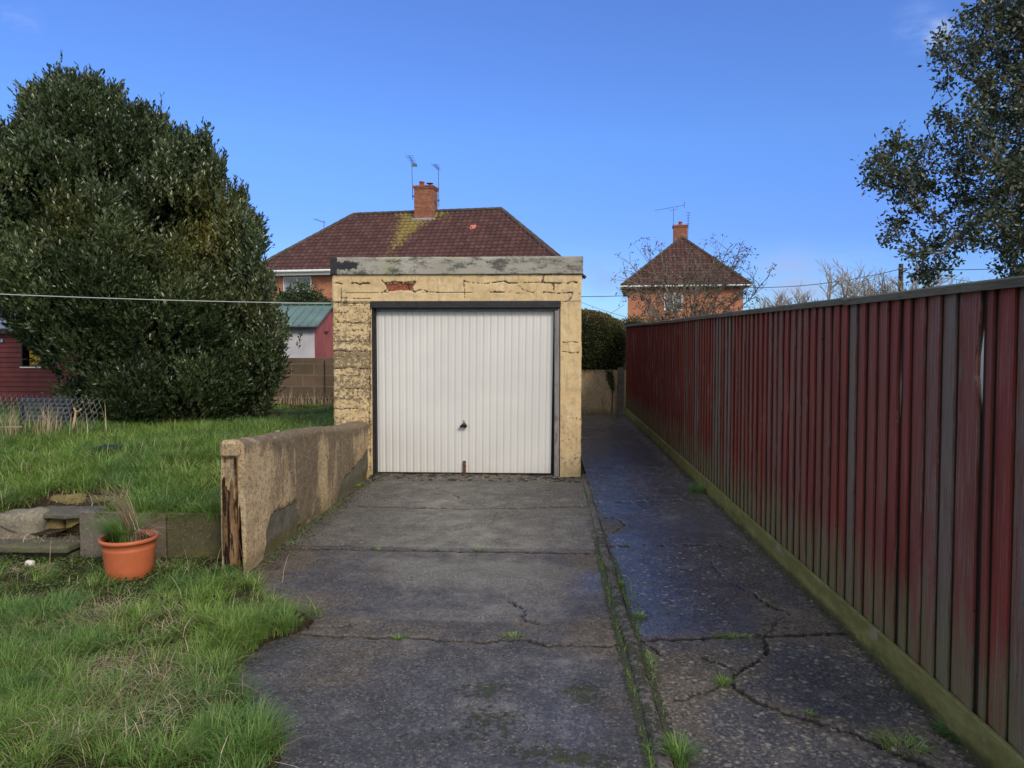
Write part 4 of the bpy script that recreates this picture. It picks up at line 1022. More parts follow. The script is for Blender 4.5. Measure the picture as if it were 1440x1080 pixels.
leaves('hanging_ivy', P_, RS.randn(n, 3) + np.array([0, -.5, -.6]), RS.uniform(.03, .055, n), RS.uniform(.02, .035, n), MAT['hedge'], hedge)
mb = MB(); mb.tube([(1.43, 15.74, .95), (1.45, 15.72, .5), (1.44, 15.74, .02)], .013, 6); part('ivy_stem', mb, MAT['bark'], hedge, True)

# ================================================================== TREES
def limb(mb, p, d, L, r, depth, spread=.5, up=.1, seg=4, kids=3, jig=.16, tips=None, n=5, shrink=.68):
    p = Vector(p); d = Vector(d).normalized(); pts = [p.copy()]; rs = [r]
    for i in range(seg):
        d = (d + Vector((random.gauss(0, jig), random.gauss(0, jig), random.gauss(0, jig) + up))).normalized()
        p = p + d * L / seg; pts.append(p.copy()); rs.append(r * (1 - .45 * (i + 1) / seg))
    mb.tube(pts, rs, n if r > .012 else 3, cap=False)
    if depth <= 0:
        if tips is not None: tips.append((pts[-1], d.copy()))
        return
    for k in range(kids):
        t = random.uniform(.35, 1) if k else 1.0
        q = pts[min(seg, int(t * seg + .5))]
        nd = (d + Vector((random.gauss(0, spread), random.gauss(0, spread), random.gauss(0, spread * .7)))).normalized()
        limb(mb, q, nd, L * random.uniform(shrink - .12, shrink + .1), max(.0025, r * .55), depth - 1, spread, up, seg, kids, jig, tips, n, shrink)

# ---- big round laurel on the lawn
TY = 11.4
tb = at(190, 602, TY)
laurel = thing('laurel_tree', (tb.x, TY, .38), 'big rounded dark evergreen laurel tree standing on the lawn at the left', 'tree')
mb = MB(); random.seed(3)
for k in range(7):
    a = k * 2 * PI / 7; limb(mb, (tb.x + .12 * math.cos(a), TY + .12 * math.sin(a), .25), (math.cos(a) * .35, math.sin(a) * .35, 1), 1.3, .055, 2, .35, .12, 5, 3)
part('trunk', mb, MAT['bark'], laurel, True)
zk = np.array([.42, .75, 1.2, 1.8, 2.5, 3.2, 3.9, 4.5, 5.0, 5.45, 5.7])
def outl(py, xl, xr):
    return at(xl, py, TY).x, at(xr, py, TY).x, at(0, py, TY).z
OUT = [outl(604, 150, 330), outl(575, 104, 385), outl(535, 84, 402), outl(490, 88, 402), outl(455, 48, 398), outl(400, -26, 392), outl(350, -34, 372), outl(300, -24, 345), outl(240, -4, 325), outl(205, 14, 270), outl(165, 48, 200), outl(125, 76, 145), outl(100, 98, 112)]
OZ = np.array([o[2] for o in OUT]); OL = np.array([o[0] for o in OUT]); OR = np.array([o[1] for o in OUT])
def crown_pt(n, shell=True):
    # choose heights by girth, angle round, radius near the shell
    z = RS.uniform(OZ[0], OZ[-1], n * 3); L_ = np.interp(z, OZ, OL); R_ = np.interp(z, OZ, OR); rad = (R_ - L_) / 2
    kp = RS.rand(n * 3) < (rad / rad.max()) ** .9; z, L_, R_, rad = z[kp][:n], L_[kp][:n], R_[kp][:n], rad[kp][:n]
    a = RS.uniform(0, 2 * PI, len(z))
    lump = 1 + .40 * (fbm(a * 2.6 + 5, z * 1.5, 131, 4, .6) - .5) - .06
    f = (1 - np.abs(RS.randn(len(z))) * .07) if shell else RS.uniform(.5, .86, len(z))
    x = (L_ + R_) / 2 + np.cos(a) * rad * lump * f; y = TY + np.sin(a) * rad * .95 * lump * f
    nr = np.stack([np.cos(a), np.sin(a), .25 + .5 * sstep(2, 5, z) + 0 * z], -1)
    return np.stack([x, y, z], -1), nr
cxm = (OL + OR) / 2; shr_ = .69; OL0, OR0 = OL, OR; OL = cxm + (OL - cxm) * shr_; OR = cxm + (OR - cxm) * shr_; OZ = OZ[0] + (OZ - OZ[0]) * .895
BP, BN = crown_pt(270); BN /= np.linalg.norm(BN, axis=1, keepdims=True)
BR = RS.uniform(.18, .42, len(BP)) ; BP = BP + BN * (RS.rand(len(BP), 1) ** 1.4 * .50 - .10) * np.array([1, 1, .6]);  sp_l = []; sn_l = []; sb_l = []
for b_, n_, r_, in zip(BP, BN, BR):
    k_ = int(135 * r_ * r_ / .09); v = RS.randn(k_, 3) * r_ * np.array([.48, .48, .70]); v -= (v @ n_)[:, None] * n_
    q_ = np.clip(1 - (np.linalg.norm(v, axis=1) / (r_ * 1.3)) ** 2, -.6, 1)
    sp_l.append(b_ + v + n_ * (q_ * r_ * .85 - .12)[:, None]); sn_l.append(n_ * .7 + v / r_ * .45 + np.array([0, 0, .35])); sb_l.append(np.full(k_, RS.rand()))
for px, py, w_, dp in ((92, 112, .17, 5), (112, 128, .2, 4), (55, 150, .17, 4), (135, 118, .14, 4), (160, 132, .16, 4), (75, 135, .16, 4), (22, 190, .17, 4), (-2, 225, .2, 4), (205, 158, .15, 4), (232, 166, .15, 4), (185, 165, .16, 3), (262, 190, .15, 4), (298, 196, .15, 4), (282, 215, .2, 3), (322, 232, .15, 4), (345, 275, .17, 4),
                       (368, 335, .18, 3), (386, 398, .18, 3), (392, 455, .2, 3), (392, 510, .2, 2), (378, 555, .2, 2), (335, 300, .2, 3), (40, 235, .22, 3), (240, 215, .22, 3), (10, 290, .2, 3), (355, 365, .2, 3)):
    for dy_ in (-.25, .3):
        b_ = at(px * .965 + 2 + random.gauss(0, 3), py + 14, TY + dy_ + random.gauss(0, .25))
        for q_ in range(dp):
            k_ = int(16 + 22 * q_); r_ = w_ * (.42 + .42 * q_)
            sp_l.append(np.array(b_) + np.array([0, 0, -.06 - q_ * w_ * 1.05]) + RS.randn(k_, 3) * np.array([r_ * .55, r_ * .55, w_ * .35]) + np.array([(190 - px) * .0007 * q_, 0, 0])); sn_l.append(np.tile([0, -.1, 1.4], (k_, 1)) + RS.randn(k_, 3) * .3); sb_l.append(np.full(k_, RS.rand()))
SP = np.concatenate(sp_l); SN = np.concatenate(sn_l); SB = np.concatenate(sb_l)
kp = (SP[:, 1] < TY + .9) | (RS.rand(len(SP)) < .45); SP, SN, SB = SP[kp], SN[kp], SB[kp]
# long shoots standing up from the top outline
ex = []
for px, py in ((55, 140), (75, 118), (103, 112), (135, 125), (160, 140), (205, 160), (228, 158), (262, 190), (295, 200), (312, 215), (325, 245), (30, 185), (12, 200), (90, 130), (120, 120), (180, 150), (245, 175), (340, 270), (352, 300), (368, 345), (385, 372), (360, 322), (275, 200), (148, 118), (42, 152), (20, 215), (5, 250), (338, 255)):
    for j in range(16): ex.append(tuple(at(px + random.gauss(0, 2 + 1.3 * j), py + 30 + j * 6, TY + random.gauss(0, .12 + .05 * j))))
SPx = np.array(ex); SNx = np.tile([0, 0, 2.5], (len(ex), 1)) + RS.randn(len(ex), 3) * .15
SB = np.concatenate([SB, RS.rand(len(SPx))]); SP = np.concatenate([SP, SPx]); SN = np.concatenate([SN, SNx]); ns = len(SP)
sd_ = SN * .50 + RS.randn(ns, 3) * .30 + np.array([0, 0, .75]); sd_ /= np.linalg.norm(sd_, axis=1, keepdims=True)
nl = 15; Ls = RS.uniform(.20, .42, ns); Ls[-len(ex):] = RS.uniform(.16, .30, len(ex))
t = (np.arange(nl) + .5) / nl
lp = SP[:, None, :] + sd_[:, None, :] * (Ls[:, None] * t[None, :])[..., None]
sidev = RS.randn(ns, nl, 3); sidev -= (sidev * sd_[:, None, :]).sum(-1, keepdims=True) * sd_[:, None, :]; sidev /= np.linalg.norm(sidev, axis=2, keepdims=True)
ld = sd_[:, None, :] * .85 + sidev * (.75 * (1 - .4 * t))[None, :, None]
shr = np.repeat(RS.rand(ns), nl).reshape(ns, nl)
fl = lambda a: a.reshape(-1, 3)
yc = at(215, 320, TY - 2); yc2 = at(60, 320, TY - 2.0); yc3 = at(330, 445, TY - 2)
pt = np.exp(-(((SP[:, 0] - yc.x) / .42) ** 2 + ((SP[:, 2] - yc.z) / .60) ** 2)) * 1.0 + .5 * np.exp(-(((SP[:, 0] - yc2.x) / .35) ** 2 + ((SP[:, 2] - yc2.z) / .3) ** 2)) + .35 * np.exp(-(((SP[:, 0] - yc3.x) / .6) ** 2 + ((SP[:, 2] - yc3.z) / .3) ** 2))
pt = np.clip(pt * (.55 + .9 * RS.rand(ns)) + .10 * RS.rand(ns), 0, 1) * (SP[:, 1] < TY)
leaves('crown', fl(lp), fl(ld), RS.uniform(.055, .095, ns * nl), RS.uniform(.024, .040, ns * nl), MAT['laurel'], laurel, patch=np.repeat(pt, nl), rnd=np.clip((shr * .20 + .30 * RS.rand(ns, nl) + .52 * np.repeat(SB, nl).reshape(ns, nl)).ravel(), 0, 1))
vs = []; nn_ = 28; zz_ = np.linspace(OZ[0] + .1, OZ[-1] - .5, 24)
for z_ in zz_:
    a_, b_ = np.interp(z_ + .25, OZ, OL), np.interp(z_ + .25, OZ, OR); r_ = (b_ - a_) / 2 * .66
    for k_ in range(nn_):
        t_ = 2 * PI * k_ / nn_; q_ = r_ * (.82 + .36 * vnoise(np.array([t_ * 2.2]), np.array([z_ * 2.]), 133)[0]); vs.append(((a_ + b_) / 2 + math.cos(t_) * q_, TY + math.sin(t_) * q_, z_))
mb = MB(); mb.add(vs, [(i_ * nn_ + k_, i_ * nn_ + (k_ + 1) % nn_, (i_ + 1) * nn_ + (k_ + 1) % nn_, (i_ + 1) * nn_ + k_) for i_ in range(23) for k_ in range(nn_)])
part('crown_shade_hull', mb, MAT['darkcore'], laurel, True)
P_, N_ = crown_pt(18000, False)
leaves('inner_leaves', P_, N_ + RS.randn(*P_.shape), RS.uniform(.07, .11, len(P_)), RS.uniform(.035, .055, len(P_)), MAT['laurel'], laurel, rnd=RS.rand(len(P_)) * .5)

# ---- evergreen oak beyond the fence at the right
random.seed(12)
OY = 12.5
oak = thing('evergreen_oak', (at(1540, 600, OY).x, OY, 0), 'tall ragged evergreen oak with see-through crown beyond the fence at the right', 'tree')
CL = [(1346, 68, 26), (1322, 78, 14), (1385, 35, 36), (1400, 5, 30), (1412, 80, 38), (1375, 118, 28), (1437, 40, 40), (1440, 120, 38), (1400, 150, 30), (1360, 165, 22), (1385, 190, 34), (1345, 215, 26), (1300, 205, 22), (1260, 205, 22), (1238, 225, 20), (1228, 258, 15),
      (1262, 262, 28), (1250, 240, 24), (1298, 238, 30), (1310, 270, 22), (1355, 245, 30), (1400, 230, 34), (1435, 205, 34), (1335, 180, 16), (1290, 280, 14), (1266, 320, 15), (1250, 330, 9), (1262, 308, 11), (1300, 350, 20), (1285, 358, 13), (1322, 345, 16), (1295, 380, 14), (1332, 375, 13), (1305, 392, 10), (1355, 325, 22), (1375, 300, 26),
      (1345, 290, 18), (1395, 275, 26), (1420, 260, 30), (1430, 300, 26), (1412, 330, 26), (1438, 340, 30), (1420, 370, 18), (1440, 385, 20), (1375, 340, 14), (1405, 300, 20), (1318, 310, 10), (1435, 160, 34), (1370, 80, 18), (1330, 120, 9), (1318, 160, 10), (1445, 245, 30), (1465, 290, 40), (1470, 350, 40), (1470, 180, 50), (1480, 90, 50), (1470, 10, 55), (1520, 250, 60), (1530, 140, 70), (1540, 340, 60), (1580, 60, 90), (1620, 240, 90), (1500, -50, 90), (1420, -45, 45), (1640, 380, 60), (1600, -120, 90)]
mb = MB(); bx = at(1540, 600, OY).x
fork = Vector((bx - .25, OY, 2.6)); mb.tube([(bx, OY, -.1), (bx - .03, OY + .05, 1.2), fork], [.28, .22, .19], 10)
hubs = [at(1420, 300, OY), at(1480, 170, OY + .3), at(1400, 215, OY - .2), at(1440, 60, OY), at(1560, 120, OY + .5)]
for h in hubs:
    m_ = (fork + h) / 2 + Vector((random.gauss(0, .12), random.gauss(0, .2), -.18)); mb.tube([fork, fork.lerp(m_, .5) + Vector((0, 0, -.05)), m_, m_.lerp(h, .5) + Vector((0, .05, .1)), h], [.11, .09, .075, .055, .035], 7)
nodes = [q for h in hubs for q in (h, fork.lerp(h, .6))]
CL.sort(key=lambda q: (q[0] - 1500) ** 2 * -1 if False else ((q[0] - 1490) ** 2 + (q[1] - 200) ** 2))
LP = []; LD = []; PT = []
for cx_, cy_, r_ in CL:
    dy = random.gauss(0, .35); c = at(cx_, cy_, OY + dy); rm = r_ * OY / 1040
    h = min(nodes, key=lambda q: (q - c).length); nodes.append(c.copy())
    m_ = (h + c) / 2 + Vector((random.gauss(0, .12), random.gauss(0, .12), random.gauss(0, .10)))
    q1 = h.lerp(m_, .5) + Vector((random.gauss(0, .05), 0, random.gauss(0, .05))); q2 = m_.lerp(c, .5) + Vector((random.gauss(0, .05), 0, random.gauss(0, .05)))
    L_ = min(1, (h - c).length); mb.tube([h, q1, m_, q2, c], [.020 * L_ + .006, .018 * L_ + .005, .015 * L_ + .004, .011, .006], 5, cap=False)
    area = rm * rm; ncl = int(max(6, 150 * area ** .85)) if r_ < 60 else 110
    for k in range(ncl):
        v = RS.randn(3); v /= np.linalg.norm(v); rad = rm * RS.rand() ** .45 * 1.05
        s = np.array(c) + v * rad * np.array([1, 1.2, 1])
        mb.tube([tuple(np.array(c) + v * rad * .15), tuple(s)], [.006, .002], 3, cap=False)
        nn_ = RS.randint(13, 26); sp_ = RS.uniform(.045, .095)
        LP.append(s + RS.randn(nn_, 3) * sp_); LD.append(RS.randn(nn_, 3) + v * .6 + np.array([0, 0, .1]))
        yl = 1.0 if (abs(cx_ - 1436) < 14 and 240 < cy_ < 310) or (cx_ == 1375 and cy_ == 118) or (cx_ == 1360 and cy_ == 165) else .0
        PT.append(np.full(nn_, yl * RS.rand() * .6))
part('trunk', mb, MAT['oakbark'], oak, True)
LP = np.concatenate(LP); LD = np.concatenate(LD); PT = np.concatenate(PT)
leaves('crown', LP, LD, RS.uniform(.060, .105, len(LP)), RS.uniform(.034, .056, len(LP)), MAT['oak'], oak, patch=PT)

# ---- bare winter trees far beyond the fence
random.seed(21)
for j, (px, Y, top, lab) in enumerate(((1098, 52, 402, 'leafless pale tree low over the fence, nearest the small house'), (1150, 50, 392, 'leafless pale spreading tree over the fence, second from the small house'),
                           (1205, 48, 362, 'tallest leafless tree over the fence, left of the wooden pole'), (1240, 46, 378, 'leafless twiggy tree standing just left of the wooden pole'), (1300, 50, 385, 'leafless tree just right of the wooden pole, under the oak'))):
    zt_ = at(px, top, Y).z; b = at(px, 470, Y); t_ = thing('bare_tree', (b.x, Y, 0), lab, 'tree', 'leafless winter trees beyond the fence')
    mb = MB(); hh_ = zt_
    limb(mb, (0, 0, -.1), (0, 0, 1), hh_ * .42, .16, 4, .42, .10, 4, 4, .10, None, 5, .60)
    for k in range(4):
        a = random.uniform(0, 6.3); limb(mb, (0, 0, hh_ * random.uniform(.15, .3)), (math.cos(a), math.sin(a), .9), hh_ * .36, .07, 3, .40, .12, 4, 4, .10, None, 4, .62)
    zs_ = max(v[2] for v in mb.v); mb.v = [(x * zt_ / zs_ * 1.7, y * zt_ / zs_, z * zt_ / zs_) for x, y, z in mb.v]
    part('branches', mb, MAT['fartwig'], t_)
# ---- straggly winter shrub beyond the fence in front of the small house
random.seed(31)
by = 17.0; bb = at(958, 600, by)
shrub = thing('straggly_shrub', (bb.x, by, 0), 'straggly half-bare shrub with withered leaves beyond the fence before the small house', 'shrub')
mb = MB(); tips = []
for (px, py) in ((888, 372), (905, 352), (922, 420), (900, 405), (880, 393), (945, 385), (935, 400), (960, 392), (975, 410), (990, 390), (1005, 372), (1025, 352), (1046, 338), (1035, 372), (1060, 398), (1080, 390), (1045, 412), (1020, 420), (1000, 430), (910, 430), (950, 430), (968, 375), (985, 360), (930, 360), (915, 440), (1030, 436)):
    e = at(px, py, by + random.gauss(0, .35)); b = Vector((bb.x + random.gauss(0, .18), by + random.gauss(0, .15), .5)); k1 = b.lerp(e, .45) + Vector((random.gauss(0, .06), 0, .28)); k2 = b.lerp(e, .75) + Vector((random.gauss(0, .05), 0, .2))
    pts = []
    for i in range(15):
        t_ = i / 14; p = b * (1 - t_) ** 3 + k1 * 3 * t_ * (1 - t_) ** 2 + k2 * 3 * t_ * t_ * (1 - t_) + e * t_ ** 3
        pts.append(p + Vector((random.gauss(0, .012), 0, random.gauss(0, .012))))
    mb.tube(pts, [.021 * (1 - .66 * i / 14) for i in range(15)], 4, cap=False)
    for k in range(14):
        i = random.randint(5, 14); d = (pts[i] - pts[i - 1]).normalized() + Vector((random.gauss(0, .7), random.gauss(0, .4), random.gauss(.1, .5)))
        limb(mb, pts[i], d, random.uniform(.16, .46), .009, 1 if i < 13 else 0, .5, .02, 3, 3, .2, tips, 3)
part('stems', mb, MAT['twig'], shrub, True)
LP = []; LD = []
for p, d in tips:
    for k in range(random.randint(1, 5)):
        LP.append(np.array(p) + RS.randn(3) * .028); LD.append(np.array(d) * .5 + RS.randn(3) * .6 + np.array([0, 0, -.4]))
leaves('leaves', np.array(LP), np.array(LD), RS.uniform(.06, .11, len(LP)), RS.uniform(.02, .034, len(LP)), MAT['deadleaf'], shrub)
# ---- round bush under the window of the big house
bc = at(424, 431, 22.5); bush = thing('evergreen_bush', (bc.x, 22.5, 0), 'rounded dense green bush under the window of the large house behind the shed', 'bush')
BC = [((bc.x, 22.5, 1.75), (1.05, .9, 1.42)), ((bc.x + .65, 22.7, 1.45), (.8, .8, 1.25)), ((bc.x - .5, 22.6, 1.6), (.8, .8, 1.25))]
for k, (c, r) in enumerate(BC): blob_hull('bush_shade_hull', c, [q * .9 for q in r], MAT['darkcore'], bush, 20, .1, k)
P_, N_ = zip(*[hull_points(9000, c, r, 2, .05) for c, r in BC]); P_ = np.concatenate(P_); N_ = np.concatenate(N_)
f = 1 + .10 * (fbm(P_[:, 0] * 4, P_[:, 2] * 4, 141) - .5); P_[:, 2] *= f
leaves('bush_leaves', P_, N_ * .7 + RS.randn(*P_.shape) * .6 + np.array([0, 0, .3]), RS.uniform(.06, .10, len(P_)), RS.uniform(.03, .05, len(P_)), MAT['bushleaf'], bush)
# two low shrubs far behind the hedge
for (px, py, w_, lab) in ((893, 449, 1.0, 'small dark shrub peeping over the fence end beside the clipped hedge'),):
    c = at(px, py, 24); s_ = thing('low_shrub', (c.x, 24, 0), lab, 'shrub'); blob_hull('shrub_shade_hull', (c.x, 24, c.z / 2), (w_ * .9, .8, c.z / 2 * .95), MAT['darkcore'], s_)
    P_, N_ = hull_points(5000, (c.x, 24, c.z / 2), (w_, .9, c.z / 2 * 1.02)); leaves('shrub_leaves', P_, N_ + RS.randn(*P_.shape) * .6, RS.uniform(.05, .09, len(P_)), RS.uniform(.03, .045, len(P_)), MAT['hedge'], s_)

# ================================================================== HOUSES
def tile_face(p_el, p_er, p_rl, p_rr, row=.30, colw=.285, lich=None):
    """one roof slope as real tiles: eave left/right, ridge left/right (local coordinates)"""
    el, er, rl, rr_ = (np.array(p, float) for p in (p_el, p_er, p_rl, p_rr))
    ux = (er - el); W_ = np.linalg.norm(ux); ux /= W_
    upv = (rl + rr_) / 2 - (el + er) / 2; upv = upv - ux * upv.dot(ux); H = np.linalg.norm(upv); upv /= H
    nr = np.cross(ux, upv); 
    if nr[2] < 0: nr = -nr
    lo = (rl - el).dot(ux); hi = (rr_ - el).dot(ux)
    nrow = int(round(H / row)); row = H / nrow
    us = np.arange(0, W_ + colw, colw / 7); vs = []
    for i in range(nrow): vs += [(i * row, .045), (i * row + .012, .055), (i * row + row * .5, .028), ((i + 1) * row - .001, .002)]
    co = []; rnd = []
    for v, h in vs:
        a = lo * v / H; b = W_ + (hi - W_) * v / H
        u = np.clip(us, a, b); i = int(v / row + 1e-6)
        ph = (us / colw) % 1; wave = .050 * np.where(ph < .38, np.sin(ph / .38 * PI), -.25 * np.sin((ph - .38) / .62 * PI))
        d = h + wave
        co.append(el + u[:, None] * ux + v * upv + d[:, None] * nr)
        k = np.floor(us / colw); rnd.append(np.modf(np.abs(np.sin(k * 12.9898 + i * 78.233) * 43758.5))[0])
    co = np.array(co); rnd = np.array(rnd); sh = co.shape[:2]
    li = lich(co.reshape(-1, 3)) if lich else np.zeros(sh[0] * sh[1])
    return co.reshape(-1, 3), grid_faces(*sh), rnd.ravel(), li
def hip_roof(parent, hw, hd, ze, zr, rl, lich=None):
    """hipped roof, ridge along local x; rl half ridge length"""
    F = [((-hw, -hd, ze), (hw, -hd, ze), (-rl, 0, zr), (rl, 0, zr)), ((hw, hd, ze), (-hw, hd, ze), (rl, 0, zr), (-rl, 0, zr)),
         ((hw, -hd, ze), (hw, hd, ze), (rl, 0, zr), (rl, 0, zr)), ((-hw, hd, ze), (-hw, -hd, ze), (-rl, 0, zr), (-rl, 0, zr))]
    CO = []; FA = []; RN = []; LI = []; o = 0
    for f in F:
        c, fa, r, l = tile_face(*f, lich=lich); CO.append(c); FA.append(fa + o); RN.append(r); LI.append(l); o += len(c)
    ob = np_mesh('roof', np.concatenate(CO), FA, MAT['tile'], None, dict(rnd=np.concatenate(RN), lichen=np.concatenate(LI))); ob.parent = parent
    mb = MB(); rid = [((-rl, 0, zr), (rl, 0, zr))] + [((sx * rl, 0, zr), (sx * hw, sy * hd, ze)) for sx in (-1, 1) for sy in (-1, 1)]
    for a, b in rid:
        a = Vector(a) + Vector((0, 0, .03)); b = Vector(b) + Vector((0, 0, .03)); n = max(3, int((b - a).length / .42))
        for i in range(n):
            mb.tube([a.lerp(b, i / n), a.lerp(b, (i + 1.02) / n)], [.10, .115], 8)
    part('ridge_tiles', mb, MAT['ridge'], parent)
    return ob
def window(parent, x0, x1, z0, z1, y, n=2, out=-1):
    mb = MB(); t = .05
    f = MB()
    f.box(x0, y - .03, z0, x1, y + .05, z0 + t); f.box(x0, y - .03, z1 - t, x1, y + .05, z1); f.box(x0, y - .029, z0 + t, x0 + t, y + .05, z1 - t); f.box(x1 - t, y - .029, z0 + t, x1, y + .05, z1 - t)
    for i in range(1, n):
        c = x0 + (x1 - x0) * i / n; f.box(c - .035, y - .028, z0 + t, c + .035, y + .05, z1 - t)
    w = part('window', f, MAT['whitepvc'], parent)
    g = MB(); g.box(x0 + t, y + .0, z0 + t, x1 - t, y + .02, z1 - t); part('pane', g, MAT['glass'], w)
    s_ = MB(); s_.box(x0 - .05, y - .09, z0 - .05, x1 + .05, y + .02, z0 - .003); part('sill', s_, MAT['whitepvc'], w)
    return w
def chimney(parent, x, y, z0, z1, w, d, pots, lichen=False):
    mb = MB(); mb.box(x - w / 2, y - d / 2, z0, x + w / 2, y + d / 2, z1 - .17); mb.box(x - w / 2 - .035, y - d / 2 - .035, z1 - .17, x + w / 2 + .035, y + d / 2 + .035, z1 - .085); mb.box(x - w / 2 - .07, y - d / 2 - .07, z1 - .085, x + w / 2 + .07, y + d / 2 + .07, z1)
    c = part('chimney', mb, MAT['chimbrick'], parent, uv=True)
    for k, (px, h, r, kind) in enumerate(pots):
        mb = MB()
        if kind == 'pot': mb.lathe([(r * 1.05, 0), (r, .06), (r * .95, h - .08), (r * 1.12, h - .07), (r * 1.1, h), (r * .8, h), (r * .78, h - .1)], (x + px, y, z1), 16); part('chimney_pot', mb, MAT['pot_clay'], c, False, True)
        else:
            mb.tube([(x + px, y, z1), (x + px, y, z1 + h * .7)], r * .5, 10); mb.lathe([(.001, h), (r * 1.5, h * .85), (r * 1.4, h * .75), (.01, h * .8)], (x + px, y, z1), 16); part('flue_cowl', mb, MAT['darkmetal'], c, False, True)
    return c
h1 = thing('brick_house', (-6.27, 39.3, 0), 'large brick house with hipped brown tiled roof and yellow lichen below its chimney', 'house', None, R(-9.8))
mb = MB(); mb.box(-7.5, -3.45, -.1, 7.5, 3.45, 4.82); part('wall', mb, MAT['brick'], h1, uv=True)
def lich1(c):
    x, z = c[:, 0], c[:, 2]
    dx = x + .35 + (8.2 - z) * .22
    return np.where(c[:, 1] < .1, 1.05 * sstep(1.75, .2, np.abs(dx) + (8.2 - z) * .38) * (z > 5.2) + .5 * np.exp(-((x - 1.0) / .8) ** 2) * sstep(7.3, 8.0, z) + .30 * sstep(7.9, 8.15, z) * (x < -1), 0)
rf = hip_roof(h1, 8.0, 3.95, 4.9, 8.2, 4.1, lich1)
mb = MB(); mb.box(-7.9, -3.85, 4.80, 7.9, 3.85, 4.86); part('soffit', mb, MAT['whitepvc'], h1)
mb = MB()
mb.tube([(-8.02, -4.0, 4.86), (8.02, -4.0, 4.86)], .065, 8); part('gutter', mb, MAT['whitepvc'], h1)
mb = MB(); mb.box(-7.9, -3.88, 4.66, 7.9, -3.85, 4.85); part('fascia_board', mb, MAT['whitepvc'], h1)
window(h1, -6.4, -4.85, 3.55, 4.62, -3.46, 2); window(h1, 4.85, 6.4, 3.55, 4.62, -3.46, 2); window(h1, -2.2, -1.0, 3.55, 4.62, -3.46, 2); window(h1, 1.0, 2.2, 3.55, 4.62, -3.46, 2)
c = chimney(h1, .05, -.15, 7.2, 9.50, .98, .95, ((-.22, .30, .13, 'pot'), (.22, .22, .13, 'cowl')))
mb = MB(); mb.box(-.60, -.72, 7.62, .70, .35, 7.80, bev=.04); part('flashing', mb, MAT['leadmortar'], c)
mb = MB(); p = (2.95, -1.35); zz = 8.2 - 1.35 * (3.3 / 3.95) + .06; mb.box(-.15, -.13, 0, .15, .13, .03); mb.v = [(p[0] + x, p[1] + y, zz + y * .83 + z) for x, y, z in mb.v]; part('replacement_tile', mb, simple('bright_clay_tile', (.50, .16, .10)), rf)
# small hipped house at the right
h2 = thing('small_brick_house', (10.05, 55.5, 0), 'smaller orange brick house with pyramid-like tiled roof seen above the red fence', 'house', None, R(-7) + PI / 2)
# local x runs away from the camera (ridge), local -x end faces the camera
mb = MB(); mb.box(-5.75, -3.75, -.1, 5.75, 3.75, 4.92); part('wall', mb, MAT['brick'], h2, uv=True)
hip_roof(h2, 6.2, 4.15, 5.0, 8.62, 2.2)
mb = MB(); mb.box(-6.1, -4.05, 4.90, 6.1, 4.05, 4.96); part('soffit', mb, MAT['whitepvc'], h2)
mb = MB(); mb.tube([(-6.22, -4.2, 4.95), (-6.22, 4.2, 4.95), (6.22, 4.2, 4.95), (6.22, -4.2, 4.95), (-6.22, -4.2, 4.95)], .06, 6); part('gutter', mb, MAT['whitepvc'], h2)
mb = MB(); mb.box(-6.12, -4.05, 4.78, -6.09, 4.05, 4.95); part('fascia_board', mb, MAT['darkwood'], h2)
def end_window(parent, xx, y0, y1, z0, z1):
    f = MB(); t = .06
    f.box(xx - .03, y0, z0, xx + .05, y1, z0 + t); f.box(xx - .03, y0, z1 - t, xx + .05, y1, z1); f.box(xx - .029, y0, z0 + t, xx + .05, y0 + t, z1 - t); f.box(xx - .029, y1 - t, z0 + t, xx + .05, y1, z1 - t); f.box(xx - .028, (y0 + y1) / 2 - .04, z0 + t, xx + .05, (y0 + y1) / 2 + .04, z1 - t)
    w = part('window', f, MAT['whitepvc'], parent); g = MB(); g.box(xx, y0 + t, z0 + t, xx + .02, y1 - t, z1 - t); part('pane', g, MAT['glass'], w)
end_window(h2, -5.76, .15, 1.35, 3.35, 4.5); end_window(h2, -5.76, -3.2, -2.0, .8, 2.2)
c2 = chimney(h2, -1.6, .1, 8.0, 9.55, .9, .95, ((-.1, .28, .13, 'pot'),))
def aerial(name, top, base, boom, els, label, elen=.25, eldir=None, thick=.016):
    o = thing(name, base, label, 'aerial')
    b = Vector(base); mb = MB(); mb.tube([b, Vector(top)], .02, 6); part('mast', mb, MAT['darkmetal'], o, True)
    a0, a1 = Vector(boom[0]), Vector(boom[1]); mb = MB(); mb.tube([a0, a1], thick, 5)
    d = (a1 - a0).normalized(); s = Vector(eldir) if eldir else d.cross(Vector((0, 0, 1))).normalized()
    for i in range(els):
        c = a0.lerp(a1, i / max(1, els - 1)); e = elen * (1.3 - .6 * i / max(1, els - 1)); mb.tube([c - s * e, c + s * e], .010, 4)
    part('aerial_boom', mb, MAT['darkmetal'], o, True)
    return o
Y = 39.0
o = aerial('tv_aerial', at(579, 224, Y), at(580.5, 281, Y), (at(575, 219, Y), at(583, 232, Y + .9)), 7, 'tall aerial mast on the left side of the large house chimney', .17)
mb = MB(); q = at(581, 233, Y); mb.box(q.x - .03, Y - .05, q.z - .06, q.x + .22, Y - .02, q.z + .08); part('reflector', mb, MAT['darkmetal'], o, True)
mb = MB(); q = at(580.5, 276, Y); mb.box(q.x - .05, Y - .03, q.z - .03, q.x + .25, Y + .03, q.z + .03); part('bracket', mb, MAT['darkmetal'], o, True)
o = aerial('tv_aerial', at(616.5, 236, Y), at(617, 291, Y), (at(611, 231, Y), at(617, 239, Y + .9)), 6, 'aerial mast on the right side of the large house chimney', .16)
